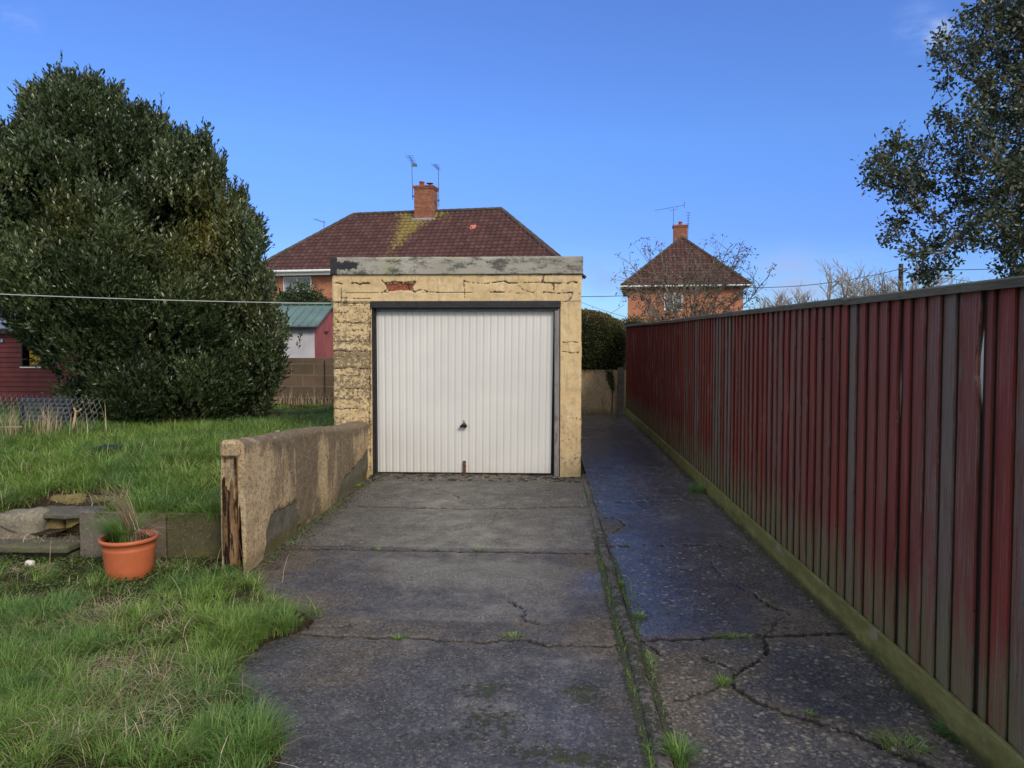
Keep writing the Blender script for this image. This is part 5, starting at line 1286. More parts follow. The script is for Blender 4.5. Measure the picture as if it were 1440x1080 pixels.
mb = MB(); q = at(616.5, 282, Y); mb.box(q.x - .28, Y - .03, q.z - .04, q.x + .06, Y + .03, q.z + .05); part('bracket', mb, MAT['darkmetal'], o, True)
Y = 41.0; aerial('tv_aerial', at(455.5, 310, Y), at(456, 332, Y), (at(442, 308, Y), at(457, 313, Y)), 7, 'small aerial poking above the left slope of the large roof', .14, (0, .9, .3))
Y = 54.5
o = aerial('tv_aerial', at(947, 293, Y), at(947, 336, Y), (at(921, 296, Y), at(962, 288.5, Y)), 12, 'long horizontal aerial on the chimney of the smaller house', .20, (.1, .6, .12))
mb = MB(); mb.tube([at(962.3, 284, Y), at(962.3, 292, Y)], .02, 5); part('reflector', mb, MAT['darkmetal'], o, True); mb = MB(); mb.tube([at(941, 292, Y), at(942, 296, Y), at(952, 294.5, Y), at(953, 290, Y)], .012, 4); part('boom_bracket', mb, MAT['darkmetal'], o, True)
o = aerial('tv_aerial', at(968, 299, Y), at(967, 342, Y), (at(968, 299, Y), at(967.6, 322, Y)), 7, 'short upright aerial at the right of the smaller house chimney', .14, (1, 0, .1))

# ================================================================== SHEDS AND WALL AT THE BACK
bwl = thing('block_wall', (-5.5, 14.6, .2), 'brown concrete block garden wall between the round tree and the garage', 'wall')
zb = at(420, 503.5, 14.6).z
mb = MB(); mb.box(-8.6, 14.60, -.1, -3.0, 14.7, zb); part('wall_body', mb, MAT['block'], bwl, True, uv=True)
xp = at(457, 520, 14.5).x; mb = MB(); mb.box(xp, 14.52, -.1, xp + .42, 14.60, zb + .004); part('pier', mb, MAT['block'], bwl, True, uv=True)
def planks(name, base, gap, z=False, w=.12, vec=(1, 1, .1)):
    m = M(name, .65, .3); x = m.sep(); f = m.noise(30, 4, .7, vec=m.map(vec))
    c = m.ramp(m.noise(4, 5, .6), (.3, tuple(q * .75 for q in base)), (.7, tuple(q * 1.2 for q in base))); c = m.mix(m.rng(f, .5, .75, 0, .45), c, tuple(min(1, q * 2) for q in gap))
    m.base(c); m.bump(f, .003); return m.m
MAT['redshed'] = planks('faded_red_boards', (.115, .024, .024), (.06, .02, .02), vec=(.1, 1, 1))
MAT['pinkshed'] = planks('pinkish_red_boards', (.33, .095, .09), (.2, .08, .08))
sw, sx1 = 17.0, at(444, 480, 17).x
gs = thing('green_roofed_shed', (sx1 - 1.4, 18.2, 0), 'white-walled shed with ribbed green metal roof and pinkish-red gable end', 'shed')
ze, zr = at(444, 457, 16.85).z, at(444, 430, 18.2).z
mb = MB(); mb.box(sx1 - 3, 17, 0, sx1 - .03, 17.05, ze); mb.box(sx1 - 3, 19.35, 0, sx1 - .03, 19.4, ze); mb.box(sx1 - 3, 17.05, 0, sx1 - 2.95, 19.35, ze); part('side_wall', mb, simple('pale_lilac_paint', (.50, .50, .56), .8, .2, .14, 2.5), gs, True)
mb = MB(); n = 20
for i in range(n):
    a, b = 17.0 + 2.4 * i / n, 17.0 + 2.4 * (i + 1) / n; f = lambda y: ze + (zr - ze) * (1 - abs(y - 18.2) / 1.2) - .01; o_ = random.uniform(0, .008)
    mb.add([(sx1 - .02 + o_, a + .006, 0), (sx1 - .02 + o_, b - .002, 0), (sx1 - .02 + o_, b - .002, f(b)), (sx1 - .02 + o_, a + .006, f(a)), (sx1 - .05, a + .006, 0), (sx1 - .05, b - .002, 0), (sx1 - .05, b - .002, f(b)), (sx1 - .05, a + .006, f(a))], [(0, 1, 2, 3), (7, 6, 5, 4), (0, 4, 5, 1), (1, 5, 6, 2), (2, 6, 7, 3), (3, 7, 4, 0)])
g_ = part('gable_end', mb, MAT['pinkshed'], gs, True)
MAT['greenmetal'] = simple('green_roof_sheet', (.12, .19, .17), .45, .4, .25, 1.5)
for sy, nm in ((-1, 1), (1, 1)):
    mb = MB(); y0 = 18.2 + sy * 1.36; z0 = ze - .02; y1 = 18.2; z1_ = zr + .03; x0, x1 = sx1 - 3.1, sx1 + .10
    mb.add([(x0, y0, z0), (x1, y0, z0), (x1, y1, z1_), (x0, y1, z1_), (x0, y0, z0 - .02), (x1, y0, z0 - .02), (x1, y1, z1_ - .02), (x0, y1, z1_ - .02)], [(0, 1, 2, 3), (7, 6, 5, 4), (0, 4, 5, 1), (1, 5, 6, 2), (2, 6, 7, 3), (3, 7, 4, 0)])
    k = x1 - .03
    while k > x0:
        mb.tube([(k, y0 + sy * .01, z0 + .012), (k, y1, z1_ + .012)], .022, 4); k -= .205
    part('roof_sheet', mb, MAT['greenmetal'], gs, True)
mb = MB(); mb.box(sx1 - 3.1, 16.83, ze - .075, sx1 + .06, 16.86, ze - .042); mb2 = part('gutter_board', mb, MAT['darkwood'], gs, True)
mb = MB(); mb.box(sx1 - 3.1, 18.1, zr + .02, sx1 + .11, 18.3, zr + .075, bev=.02); part('ridge_cap', mb, MAT['greenmetal'], gs, True)
mb = MB(); q = at(461, 463, 17.9); mb.box(sx1, 17.7, 1.66 + .08, sx1 + .02, 18.0, 1.66 + .11); part('door_hinge', mb, MAT['black'], gs, True)
mb = MB(); mb.box(sx1, 17.75, 1.0, sx1 + .03, 17.85, 1.06); part('latch', mb, MAT['black'], gs, True)
# red weatherboard shed
Y = 14.7; xr = at(112, 500, Y).x
rs_ = thing('red_shed', (xr - 2, Y + 1.2, 0), 'dark red weatherboard shed with a grey-blue roof at the far left', 'shed')
zt_ = at(40, 467, Y).z; w0, w1 = at(30, 500, Y).x, at(78, 500, Y).x; wz0, wz1 = at(30, 516, Y).z, at(30, 476, Y).z
mb = MB(); z = .02; pitch = .10
def strip(x0, x1, z):
    mb.add([(x0, Y - .022, z), (x1, Y - .022, z), (x1, Y - .004, z + pitch + .004), (x0, Y - .004, z + pitch + .004), (x0, Y + .012, z), (x1, Y + .012, z), (x1, Y + .012, z + pitch + .004), (x0, Y + .012, z + pitch + .004)], [(0, 1, 2, 3), (0, 4, 5, 1), (3, 2, 6, 7), (0, 3, 7, 4), (1, 5, 6, 2), (4, 7, 6, 5)])
while z < zt_:
    if z + pitch > wz0 + .01 and z < wz1 - .02: strip(xr - 4.2, w0, z); strip(w1, xr, z)
    else: strip(xr - 4.2, xr, z)
    z += pitch
part('boarding', mb, MAT['redshed'], rs_, True)
mb = MB(); mb.box(xr - 4.2, Y + .013, .0, w0, Y + 2.4, zt_ - .005); mb.box(w1, Y + .013, .0, xr, Y + 2.4, zt_ - .005); mb.box(w0, Y + .6, 0, w1, Y + 2.4, zt_ - .006); mb.box(w0, Y + .013, 0, w1, Y + .6, wz0 - .01); mb.box(w0, Y + .013, wz1, w1, Y + .6, zt_ - .006); part('shed_box', mb, simple('shed_inside_timber', (.09, .02, .02)), rs_, True)
mb = MB(); mb.box(xr - 4.3, Y - .16, zt_ - .01, xr + .12, Y - .12, zt_ + .055); mb.box(xr - 4.3, Y - .12, zt_ + .0, xr + .12, Y + .02, zt_ + .02); part('eaves_board', mb, MAT['black'], rs_, True)
mb = MB(); mb.add([(xr - 4.3, Y - .18, zt_ + .058), (xr + .12, Y - .18, zt_ + .058), (xr + .12, Y + 1.2, zt_ + .60), (xr - 4.3, Y + 1.2, zt_ + .60), (xr + .12, Y + 2.5, zt_ + .06), (xr - 4.3, Y + 2.5, zt_ + .06)], [(0, 1, 2, 3), (3, 2, 4, 5)]); o = part('roof', mb, simple('grey_blue_felt', (.14, .17, .22), .6, .3, .25, 2), rs_, True, solid=False)
sm_ = o.modifiers.new('thick', 'SOLIDIFY'); sm_.thickness = .02; sm_.offset = 1
f = MB(); t = .03
f.box(w0, Y - .02, wz0, w1, Y + .03, wz0 + .02); f.box(w0, Y - .02, wz1 - t, w1, Y + .03, wz1); f.box(w0, Y - .019, wz0 + .02, w0 + t, Y + .03, wz1 - t); f.box(w1 - t, Y - .019, wz0 + .02, w1, Y + .03, wz1 - t); cxx = w0 + (w1 - w0) * .62; f.box(cxx - .015, Y - .018, wz0 + .02, cxx + .015, Y + .03, wz1 - t)
w = part('window', f, MAT['darkwood'], rs_, True)
gm = M('thin_window_glass', .03, .6); gm.b.inputs['Transmission Weight'].default_value = 1; gm.b.inputs['IOR'].default_value = 1.1
g = MB(); g.box(w0 + t, Y + .004, wz0 + .02, w1 - t, Y + .008, wz1 - t); part('pane', g, gm.m, w, True)
mb = MB(); mb.box(w0 - .01, Y - .045, wz0 - .018, w1 + .01, Y - .021, wz0 + .004); part('sill', mb, MAT['whitepvc'], w, True)
# something yellow hanging inside
mb = MB(); n = 16; c = [(w0 + .10 + i * .36 / n, Y + .10 + .02 * math.sin(i * 1.7)) for i in range(n + 1)]
top_ = [wz1 - .16 + .14 * math.sin(PI * min(1, i / n * 1.1)) for i in range(n + 1)]
mb.add([(x, y, wz0 - .05) for x, y in c] + [(x, y, z) for (x, y), z in zip(c, top_)], [(i, i + 1, n + 2 + i, n + 1 + i) for i in range(n)])
mb.add([(x, y + .01, wz0 - .05) for x, y in c] + [(x, y + .01, z) for (x, y), z in zip(c, top_)], [(n + 1 + i, n + 2 + i, i + 1, i) for i in range(n)])
o = part('hanging_cloth', mb, simple('mustard_cloth', (.75, .52, .08), .8, .2, .4, 6), None, True, origin=(w0 + .25, Y + .1, wz0), solid=False); tag(o, 'mustard yellow cloth hanging behind the window of the red shed', 'cloth')
for k, px in enumerate((3, 31)):
    p = at(px, 479, Y - .03); o = part('blue_peg', rough_block(p.x - .02, Y - .06, p.z - .035, p.x + .02, Y - .02, p.z + .035, 60 + k, .003, 3), simple('pale_blue_plastic', (.25, .35, .6), .4), None, True, origin=(p.x, Y - .04, p.z)); tag(o, ('small pale blue clip on the red shed wall at the photo edge', 'small pale blue clip at the top left corner of the shed window')[k], 'clip')

# ================================================================== CHAIN-LINK, SLATTED PANEL, STALKS
cy = 9.45
cl = thing('chain_link_fence', (at(60, 620, cy).x, cy, .4), 'sagging low chain-link fence in front of the red shed', 'fence')
mb = MB(); xa_, xb_ = at(-60, 600, cy).x, at(128, 600, cy).x; cell = .075; zB = .34; nzc = 9
x = xa_ - 1.0
sag = lambda x: .02 * math.sin(x * 2.2) - .05 * max(0, (x - xb_ + .5)) 
def cp(u, i):      # zigzag strand number u, row i
    xx = u * cell + (cell / 2 if i % 2 else 0) + i * .012; return (xx, cy + .02 * math.sin(i * .9 + u) + i * .012, zB + i * cell * .84 + sag(xx))
u0, u1 = int(xa_ / cell), int(xb_ / cell)
for u in range(u0, u1):
    for s in (0, 1):
        pts = []
        for i in range(nzc + 1):
            off = (i % 2) if s == 0 else -(i % 2)
            xx = u * cell + off * cell / 2 + i * .014; pts.append((xx, cy + (.003 if s else -.003) + i * .010, zB + i * cell * .80 + sag(xx)))
        mb.tube(pts, .0021, 3, cap=False)
part('wire_mesh', mb, MAT['galv'], cl, True)
mb = MB(); mb.tube([(xa_, cy - .02, zB + .09), (at(32, 620, cy).x, cy - .02, zB + .115)], .014, 5); part('bottom_rail', mb, MAT['whitepvc'], cl, True)
py_ = 9.9; a, b = at(27, 562, py_), at(100, 562, py_)
pl = thing('slatted_plastic_panel', ((a.x + b.x) / 2, py_, .3), 'dark navy slatted plastic panel leaning behind the chain-link fence', 'panel')
mb = MB(); z = .26; k = 0
while z < a.z - .02:
    mb.box(a.x + .03, py_ - .012 + k * .006, z, b.x - .03, py_ + .012 + k * .006, z + .038, bev=.006); z += .062; k += 1
part('slats', mb, simple('navy_plastic_slats', (.035, .042, .065), .4, .5), pl, True)
for xx in (a.x, (a.x + b.x) / 2 - .02, b.x - .04):
    mb = MB(); mb.box(xx, py_ - .03, .24, xx + .035, py_ + .02, a.z, bev=.004); mb.v = [(x, y + (z - .24) * .09, z) for x, y, z in mb.v]; part('frame_bar', mb, MAT['black'], pl, True)
mb = MB(); mb.box(a.x - .01, py_ + .02, a.z - .03, b.x + .02, py_ + .10, a.z + .01, bev=.006); part('top_bar', mb, simple('navy_bar', (.03, .035, .05), .4), pl, True)
for k, (p0, p1, r_, lab, fk) in enumerate((((97, 616), (107, 577), .016, 'short pale cut branch with a forked top by the chain-link fence', 1), ((80, 603), (90, 582), .012, 'grey leaning stick at the chain-link fence beside the forked branch', 0), ((119, 617), (121, 606), .02, 'stubby brown cut stump in the grass right of the forked branch', 0))):
    q0, q1 = at(*p0, 9.2), at(*p1, 9.2); mb = MB(); q0.z -= .08; mb.tube([q0, q0.lerp(q1, .5) + Vector((.008, 0, 0)), q1], [r_, r_ * .9, r_ * .75], 7)
    if fk: mb.tube([q1 - Vector((0, 0, .03)), q1 + Vector((-.03, 0, .035))], [.010, .012], 6); mb.tube([q1 - Vector((0, 0, .03)), q1 + Vector((.05, 0, .0)), q1 + Vector((.07, 0, .02))], [.010, .009, .01], 6)
    tag(part('cut_branch', mb, (MAT['straw'], MAT['greypost'], MAT['rotpost'])[k] if k else simple('pale_cut_wood', (.36, .25, .14)), None, True, True, origin=tuple(q0)), lab, 'branch', 'cut branches by the chain-link fence')

# ================================================================== PLANT IN THE POT
pg = thing('pot_grass', (pc.x, pc.y, .28), 'clump of green and dead straw-coloured grass growing in the terracotta pot', 'plant')
n = 520; a = RS.uniform(0, 2 * PI, n); rad = RS.rand(n) ** .5 * .075
pos = np.stack([pc.x - .045 + np.cos(a) * rad, pc.y + np.sin(a) * rad, np.full(n, .275)], -1)
az = np.arctan2(np.sin(a) * .8, np.cos(a) - .55) + RS.randn(n) * .4
blades('green_blades', pos, RS.uniform(.12, .27, n), RS.uniform(.004, .007, n), az, RS.uniform(.35, 1.1, n), MAT['grass'], .05, pg, patch=RS.rand(n) * .9)
n = 110; a = RS.uniform(0, 2 * PI, n); rad = RS.rand(n) ** .5 * .04
pos = np.stack([pc.x + .045 + np.cos(a) * rad, pc.y + np.sin(a) * rad, np.full(n, .275)], -1)
blades('dry_stems', pos, RS.uniform(.22, .54, n), RS.uniform(.0035, .0065, n), PI + RS.randn(n) * .22, RS.uniform(.30, .60, n), MAT['straw'], 0, pg)
n = 60; a = RS.uniform(-1.2, 1.0, n)
pos = np.stack([pc.x + .06 + RS.randn(n) * .03, pc.y + RS.randn(n) * .04, np.full(n, .275)], -1)
blades('drooping_dry_stems', pos, RS.uniform(.10, .28, n), RS.uniform(.003, .006, n), a, RS.uniform(.6, 1.3, n), MAT['straw'], .25, pg)

# ================================================================== GRASS
def clumps(centres, nper, rad, h, bias=(0, 0), zf=None, wid=(.003, .0055), jl=(.3, 1.0)):
    P_ = []; H = []; A_ = []; L_ = []
    for (x, y, s) in centres:
        n = int(nper * s); a = RS.uniform(0, 2 * PI, n); r = RS.rand(n) ** .6 * rad * s
        P_.append(np.stack([x + np.cos(a) * r, y + np.sin(a) * r], -1)); H.append(RS.uniform(h[0], h[1], n) * (.75 + .5 * s * RS.rand()) * (1.05 - .35 * r / (rad * s)))
        A_.append(np.arctan2(np.sin(a) * .8 + bias[1] + RS.randn() * .4, np.cos(a) * .8 + bias[0] + RS.randn() * .4) + RS.randn(n) * .35); L_.append(RS.uniform(*jl, n))
    P_ = np.concatenate(P_); z = zf(P_[:, 0], P_[:, 1]) - .008
    n = len(P_); return np.column_stack([P_, z]), np.concatenate(H), RS.uniform(*wid, n), np.concatenate(A_), np.concatenate(L_)
# density of lush grass on the lower patch, from the patches seen in the photo
def lush(x, y):
    s = 0
    for px, py, rx, ry, w in ((400, 892, .16, .10, 1.3), (340, 890, .22, .13, 1.2), (300, 940, .20, .25, 1.2), (290, 985, .22, .16, 1.0), (340, 1060, .28, .14, 1.4), (250, 1070, .2, .1, 1), (300, 840, .18, .15, .9), (45, 950, .40, .45, 1.3), (60, 1020, .4, .2, 1.2), (30, 880, .3, .2, 1.0), (90, 870, .22, .12, .8),
                            (215, 880, .2, .12, .7), (230, 920, .12, .1, .5), (20, 1070, .4, .1, 1.0), (160, 1075, .2, .06, .7), (330, 822, .08, .10, .8), (250, 850, .2, .1, .6)):
        s = s + w * blob(x, y, px, py, rx, ry)
    return s
cs = []
while len(cs) < 620:
    y = RS.uniform(2.5, 5.2); x = RS.uniform(-4.9, -.9)
    if x > float(edge_x(y)) + .01: continue
    d = float(lush(x, y)) + .10
    if y > 4.9 and x < -2.2: d *= .25
    if RS.rand() < d * .8: cs.append((x, y, .55 + .6 * min(1, d) * RS.rand() + .15))
while len(cs) < 1050:
    y = RS.uniform(1.3, 5.1); x = RS.uniform(-7.3, -.95)
    if x > float(edge_x(y)) + .01 or (x > -4.9 and y > 2.5): continue
    cs.append((x, y, .6 + .5 * RS.rand()))
P5 = clumps(cs, 85, .075, (.07, .17), (.15, -.1), lowz, (.0026, .005), (.35, 1.15))
pt = np.clip(.1 + 1.0 * (fbm(P5[0][:, 0] * 2.2, P5[0][:, 1] * 2.2, 151, 3) - .4) * 1.6, 0, 1)
blades('lower_grass', *P5, MAT['grass'], .08, patch=pt, levels=4, kind='stuff', origin=(-2.6, 4, 0))
# thin short grass everywhere
n = 26000; x = RS.uniform(-4.9, -.9, n); y = RS.uniform(2.5, 5.17, n); k = x < edge_x(y) + .015; x, y = x[k], y[k]
k = RS.rand(len(x)) < .25 + .8 * fbm(x * 3, y * 3, 152); x, y = x[k], y[k]; n = len(x)
blades('short_grass', np.stack([x, y, lowz(x, y) - .006], -1), RS.uniform(.02, .06, n), RS.uniform(.002, .0035, n), RS.uniform(0, 6.3, n), RS.uniform(.3, 1.4, n), MAT['grass'], .1, patch=RS.rand(n) * .4, levels=2, kind='stuff', origin=(-2.6, 4, 0))
# low weeds with small leaves near the steps
n = 30000; x = RS.uniform(-4.9, -1.9, n); y = RS.uniform(4.05, 5.17, n); den = sstep(4.2, 4.6, y) * sstep(.28, .5, fbm(x * 3.5, y * 3.5, 153, 4)) * sstep(-1.9, -2.4, x) ; k = RS.rand(n) < den; x, y = x[k], y[k]; n = len(x)
z = lowz(x, y) + RS.rand(n) * .045 * fbm(x * 6, y * 6, 154) * 1.6
leaves('low_weeds', np.stack([x, y, z], -1), np.column_stack([RS.randn(n, 2), RS.uniform(.0, 1.0, n)]), RS.uniform(.010, .022, n), RS.uniform(.008, .014, n), MAT['clover'], None, origin=(-3, 4.8, 0))['kind'] = 'stuff'
# straw lying about
def dry(x, y):
    s = 0
    for px, py, rx, ry, w in ((130, 890, .25, .10, 1.2), (150, 870, .2, .08, .8), (185, 985, .28, .22, 1.2), (150, 950, .2, .12, .8), (230, 900, .15, .1, .6), (110, 1050, .3, .1, .9), (40, 815, .12, .06, 1.2), (230, 808, .10, .05, 1.2), (20, 900, .15, .1, .6), (300, 1010, .1, .1, .5), (410, 905, .08, .03, .8), (60, 780, .3, .05, .5)):
        s = s + w * blob(x, y, px, py, rx, ry)
    return s
n = 60000; x = RS.uniform(-4.7, -1.0, n); y = RS.uniform(2.6, 5.17, n); k = (x < edge_x(y) + .05) & (RS.rand(n) < dry(x, y) * .48 + .014); x, y = x[k], y[k]; n = len(x)
blades('dead_straw', np.stack([x, y, lowz(x, y) + RS.rand(n) * .02], -1), RS.uniform(.05, .17, n), RS.uniform(.0022, .0042, n), RS.uniform(0, 6.3, n), RS.uniform(1.1, 1.9, n), MAT['straw'], .28, levels=3, kind='stuff', origin=(-2.6, 4, 0))
n = 60; x = RS.uniform(-4.3, -1.6, n); y = RS.uniform(2.9, 5.0, n)
blades('dead_stalks', np.stack([x, y, lowz(x, y)], -1), RS.uniform(.12, .28, n), RS.uniform(.003, .0045, n), RS.uniform(0, 6.3, n), RS.uniform(.1, .6, n), MAT['straw'], 0, levels=3, kind='stuff', origin=(-2.6, 4, 0))
# upper lawn
cs = []
while len(cs) < 3600:
    u = RS.rand(); y = 5.27 + (14.2 - 5.27) * u ** 1.35; x = RS.uniform(-2.25 - 7.6 * y / 10, -2.24 if y < 8.9 else -2.6)
    if abs(x + 3.75) < .38 and y < 5.75: continue
    cs.append((x, y, .6 + .7 * RS.rand()))
P5 = clumps(cs, 46, .15, (.09, .20), (.1, -.25), upz, (.004, .0075), (.4, 1.25))
k = ~((np.abs(P5[0][:, 0] + 3.66) < .42) & (P5[0][:, 1] < 5.92)); P5 = tuple(q[k] for q in P5)
dist_ = P5[0][:, 1]; hz = sstep(12.5, 9.5, dist_); P5 = (P5[0], P5[1] * (.5 + .5 * hz) * (.75 + .6 * fbm(P5[0][:, 0] * .9, P5[0][:, 1] * .9, 155)), P5[2], P5[3], P5[4])
pt = np.clip(.05 + 2.6 * (fbm(P5[0][:, 0] * 1.1, P5[0][:, 1] * 1.6, 156, 4) - .48), 0, 1)
blades('upper_grass', *P5, MAT['grass'], .06, patch=pt, levels=3, kind='stuff', origin=(-4, 8, .4))
n = 900; y = 5.4 + 6 * RS.rand(n) ** 1.6; x = RS.uniform(-2.3 - .75 * y, -2.3, n)
blades('upper_dead_blades', np.stack([x, y, upz(x, y)], -1), RS.uniform(.10, .26, n), RS.uniform(.003, .005, n), RS.uniform(0, 6.3, n), RS.uniform(.2, 1.2, n), MAT['straw'], .1, levels=3, kind='stuff', origin=(-4, 8, .4))
# dry stalks round the chain-link and at the block wall
n = 170; pxs = np.concatenate([RS.normal(18, 12, 60), RS.normal(68, 10, 70), RS.uniform(0, 150, 40)]); pos = np.array([tuple(at(p, 620, yy_)) for p, yy_ in zip(pxs, RS.uniform(8.7, 9.3, n))]); pos[:, 2] = upz(pos[:, 0], pos[:, 1])
blades('fence_stalks', pos, RS.uniform(.15, .48, n), RS.uniform(.005, .010, n), RS.uniform(0, 6.3, n), RS.uniform(.05, .5, n), MAT['straw'], 0, levels=3, kind='stuff', origin=(-6, 9, .4))
n = 500; x = RS.uniform(-6.2, -3.6, n); y = RS.uniform(14.1, 14.55, n)
blades('wall_foot_stalks', np.stack([x, y, upz(x, y)], -1), RS.uniform(.12, .38, n), RS.uniform(.006, .011, n), RS.uniform(0, 6.3, n), RS.uniform(.1, .7, n), MAT['straw'], .05, levels=3, kind='stuff', origin=(-5, 14, .4))
n = 260; x = RS.uniform(-4.4, -3.35, n); y = np.where(RS.rand(n) < .6, RS.uniform(5.1, 5.40, n), RS.uniform(5.5, 5.9, n)); z = np.where(y < 5.46, .16, .335)
blades('step_straw', np.stack([x, y, z + .004 + 0 * x], -1), RS.uniform(.05, .16, n), RS.uniform(.002, .004, n), RS.uniform(0, 6.3, n), RS.uniform(1.3, 1.9, n), MAT['straw'], .25, levels=3, kind='stuff', origin=(-3.9, 5.4, .2))

# ---- weeds rooted in the joints: each a thing
def tuft(px, py, n, h, rad, label, mat='grass', w=(.003, .006), lean=(.3, 1.0), patch=.3, z=0.0):
    c = gr(px, py, z); a = RS.uniform(0, 6.3, n); r = RS.rand(n) ** .5
    rx, ry = rad if isinstance(rad, tuple) else (rad, rad)
    pos = np.stack([c.x + np.cos(a) * r * rx, c.y + np.sin(a) * r * ry, np.full(n, z - .01)], -1)
    o = blades('grass_tuft', pos, RS.uniform(h * .5, h, n), RS.uniform(*w, n), a + RS.randn(n) * .5, RS.uniform(*lean, n), MAT[mat], .1, patch=np.full(n, patch), levels=4, origin=(c.x, c.y, z))
    return tag(o, label, 'weed', 'weeds growing in the cracks of the concrete')
tuft(957, 1068, 170, .14, (.035, .06), 'big grass tuft at the near end of the concrete edging', patch=.5)
tuft(983, 692, 260, .17, (.11, .10), 'bushy dark grass tuft growing against the foot of the red fence', patch=.8)
tuft(1268, 1052, 90, .10, (.07, .05), 'yellowish sprawling weed in the long crack near the fence', w=(.003, .005), lean=(.8, 1.5), patch=0)
tuft(1342, 1032, 150, .08, (.06, .06), 'dark green low weed at the foot of the fence, nearest the camera', w=(.005, .009), lean=(.6, 1.3), patch=1)
tuft(1030, 896, 150, .05, (.11, .02), 'bright moss and grass strip in the cross joint of the path', w=(.002, .004), patch=0)
tuft(1016, 963, 70, .08, (.035, .03), 'small grass tuft where the path cracks fork', patch=.1)
tuft(720, 896, 90, .05, (.05, .03), 'small grass tuft in the near joint of the drive, right of centre', patch=.1)
tuft(562, 897, 90, .04, (.05, .025), 'small mossy tuft in the near joint of the drive, left of centre', w=(.003, .006), patch=.4)
tuft(900, 868, 80, .05, (.03, .05), 'small leafy weed beside the edging, level with the near drive joint', w=(.004, .008), patch=0)
tuft(872, 822, 50, .05, (.02, .05), 'pale green weed beside the edging, halfway along the dark slab', w=(.004, .008), patch=0)
tuft(675, 774, 60, .045, (.06, .02), 'tiny grass tuft in the middle drive joint, right of centre', patch=.1)
tuft(532, 773, 30, .045, (.02, .02), 'tiny grass tuft in the middle drive joint, left of centre', patch=.1)
tuft(1238, 925, 40, .08, (.03, .02), 'thin grass tuft against the mossy fence board', patch=.3)
tuft(1140, 1006, 40, .05, (.02, .02), 'thin grass tuft in the long curving path crack', patch=.2)
tuft(520, 668, 180, .07, (.10, .06), 'green weeds in the corner of low wall and garage', w=(.004, .008), patch=.1)
tuft(505, 684, 120, .05, (.05, .12), 'mossy weeds along the wall foot close to the garage', w=(.004, .008), patch=.1)
tuft(783, 669, 60, .06, (.07, .03), 'small weed at the right foot of the garage door', w=(.004, .008), patch=.2)
tuft(918, 940, 120, .05, (.02, .20), 'line of grass along the near stretch of the edging', patch=.1)
tuft(890, 835, 120, .035, (.02, .4), 'low line of moss and grass beside the middle of the edging', patch=.2)
tuft(1080, 850, 40, .05, (.03, .08), 'wispy grass in the crack near the middle of the path', w=(.002, .004), patch=.1)
n = 2600; y = 2.6 + 5.6 * RS.rand(n) ** 1.5; k = RS.rand(n) < sstep(.40, .62, fbm(y * 3.2, y * 0, 161, 4)) + .05; y = y[k]; n = len(y); x = KX + np.where(RS.rand(n) < .62, -.050, .050) + RS.randn(n) * .010
blades('edging_weeds', np.stack([x, y, np.full(n, -.004)], -1), RS.uniform(.012, .045, n), RS.uniform(.002, .004, n), RS.uniform(0, 6.3, n), RS.uniform(.4, 1.4, n), MAT['grass'], .1, patch=RS.rand(n) * .6, levels=2, kind='stuff', origin=(KX, 5, 0))
n = 900; y = RS.uniform(5.0, 8.4, n); k = RS.rand(n) < sstep(.4, .65, fbm(y * 2.5, y * 0, 162, 4)); y = y[k]; n = len(y); x = XW + .02 + np.abs(RS.randn(n)) * .03
blades('wall_foot_weeds', np.stack([x, y, np.full(n, -.004)], -1), RS.uniform(.012, .05, n), RS.uniform(.003, .005, n), RS.uniform(0, 6.3, n), RS.uniform(.4, 1.4, n), MAT['grass'], .1, patch=RS.rand(n) * .5, levels=2, kind='stuff', origin=(XW, 7, 0))
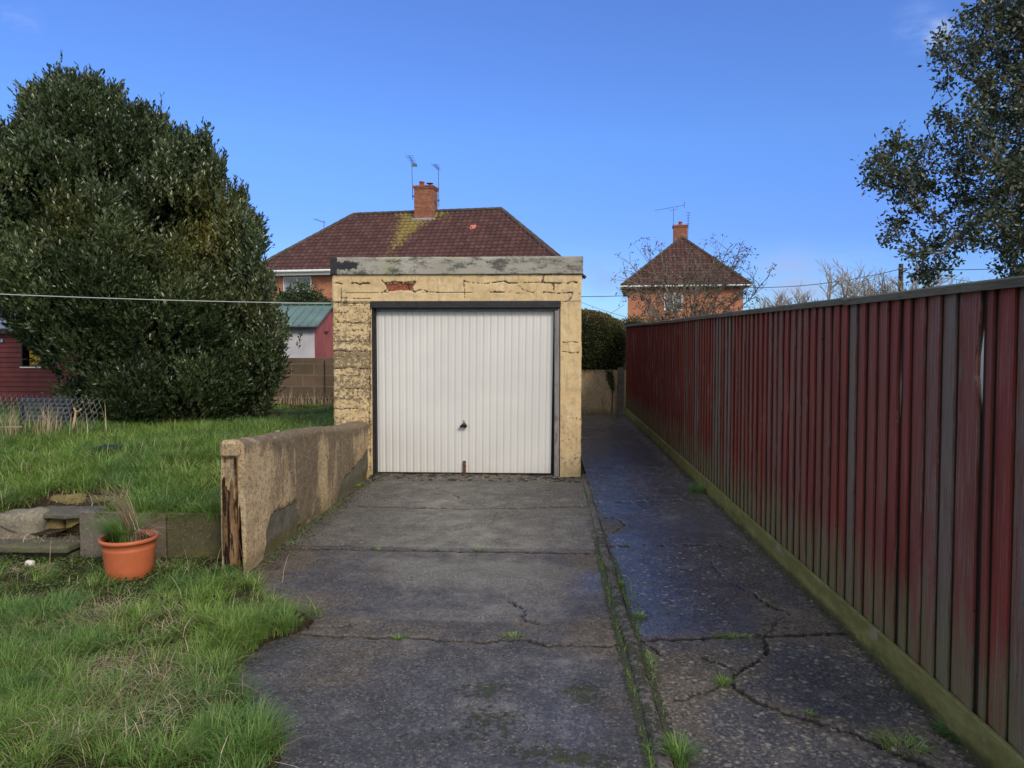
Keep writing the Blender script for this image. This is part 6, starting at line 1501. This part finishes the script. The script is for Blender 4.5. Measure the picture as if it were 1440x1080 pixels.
# grit and leaf crumbs swept against the wall foot and edging
n = 5200; t = RS.rand(n); ch = RS.rand(n)
x = np.where(ch < .45, XW + .03 + np.abs(RS.randn(n)) * .09, np.where(ch < .6, KX + RS.randn(n) * .07, np.where(ch < .8, XF - .06 - np.abs(RS.randn(n)) * .08, RS.uniform(XW, XF - .05, n))))
y = np.where(ch < .45, 5.0 + 3.7 * t, 2.6 + 7 * t ** 1.3)
def crumbs(name, x, y, z, s, mat, rnd=None):
    n = len(x); d = RS.randn(n, 3); d[:, 2] = np.abs(d[:, 2]) * .3
    return leaves(name, np.stack([x, y, z], -1), d, s, s * .7, mat, None, origin=(0, 5, 0))
MAT['crumb'] = leafmat('rotted_leaf_crumb', ((0, (.03, .022, .014)), (.8, (.09, .065, .04)), (1, (.24, .18, .11))), .8, .2, 0)
crumbs('leaf_crumbs', x, y, np.full(n, .006), RS.uniform(.005, .015, n), MAT['crumb'])['kind'] = 'stuff'

# ================================================================== POLE AND CABLES
pp = at(1265, 470, 46); pole = thing('utility_pole', (pp.x, 46, 0), 'dark wooden utility pole top standing among the bare trees', 'pole')
zt_ = at(1265, 371, 46).z; mb = MB(); mb.tube([(pp.x, 46, 0), (pp.x, 46, zt_)], [.17, .13], 9); part('pole_shaft', mb, MAT['bark'], pole, True)
mb = MB(); mb.box(pp.x - .25, 45.8, zt_ - .35, pp.x + .25, 45.86, zt_ - .27); part('bracket', mb, MAT['darkmetal'], pole, True)
def cable(name, a, b, sag, r, mat, label):
    a, b = Vector(a), Vector(b); pts = [a.lerp(b, i / 24) - Vector((0, 0, sag * 4 * (i / 24) * (1 - i / 24))) for i in range(25)]
    mb = MB(); mb.tube(pts, r, 5); return tag(part(name, mb, mat, None, True, origin=tuple(a)), label, 'cable')
cable('washing_line', at(-260, 401, 6.5), (gL + .002, GY + .12, at(469, 426, GY).z), .03, .0042, MAT['cable'], 'pale line stretched in front of the round tree to the garage corner')
cable('overhead_cable', at(560, 410, 30), at(877, 416, 49.5), .12, .022, MAT['darkcable'], 'dark cable from behind the garage to the smaller house')
cable('overhead_cable', at(1046, 404, 49), (pp.x, 45.8, zt_ - .3), .35, .022, MAT['darkcable'], 'dark cable from the smaller house to the wooden pole')
cable('overhead_cable', (pp.x, 45.8, zt_ - .3), at(1560, 366, 30), .2, .018, MAT['darkcable'], 'dark cable from the wooden pole to the right behind the oak')
cable('overhead_cable', (pp.x, 45.8, zt_ - .5), at(1500, 408, 60), .15, .018, MAT['darkcable'], 'lower dark cable leaving the wooden pole on its right')
cable('overhead_cable', at(817, 425, 60), at(905, 452, 60), .1, .015, MAT['darkcable'], 'thin cable sloping down to the right just above the hedge')
cable('overhead_cable', at(878, 428, 60), at(820, 462, 60), .1, .015, MAT['darkcable'], 'thin cable sloping down to the left just above the hedge')
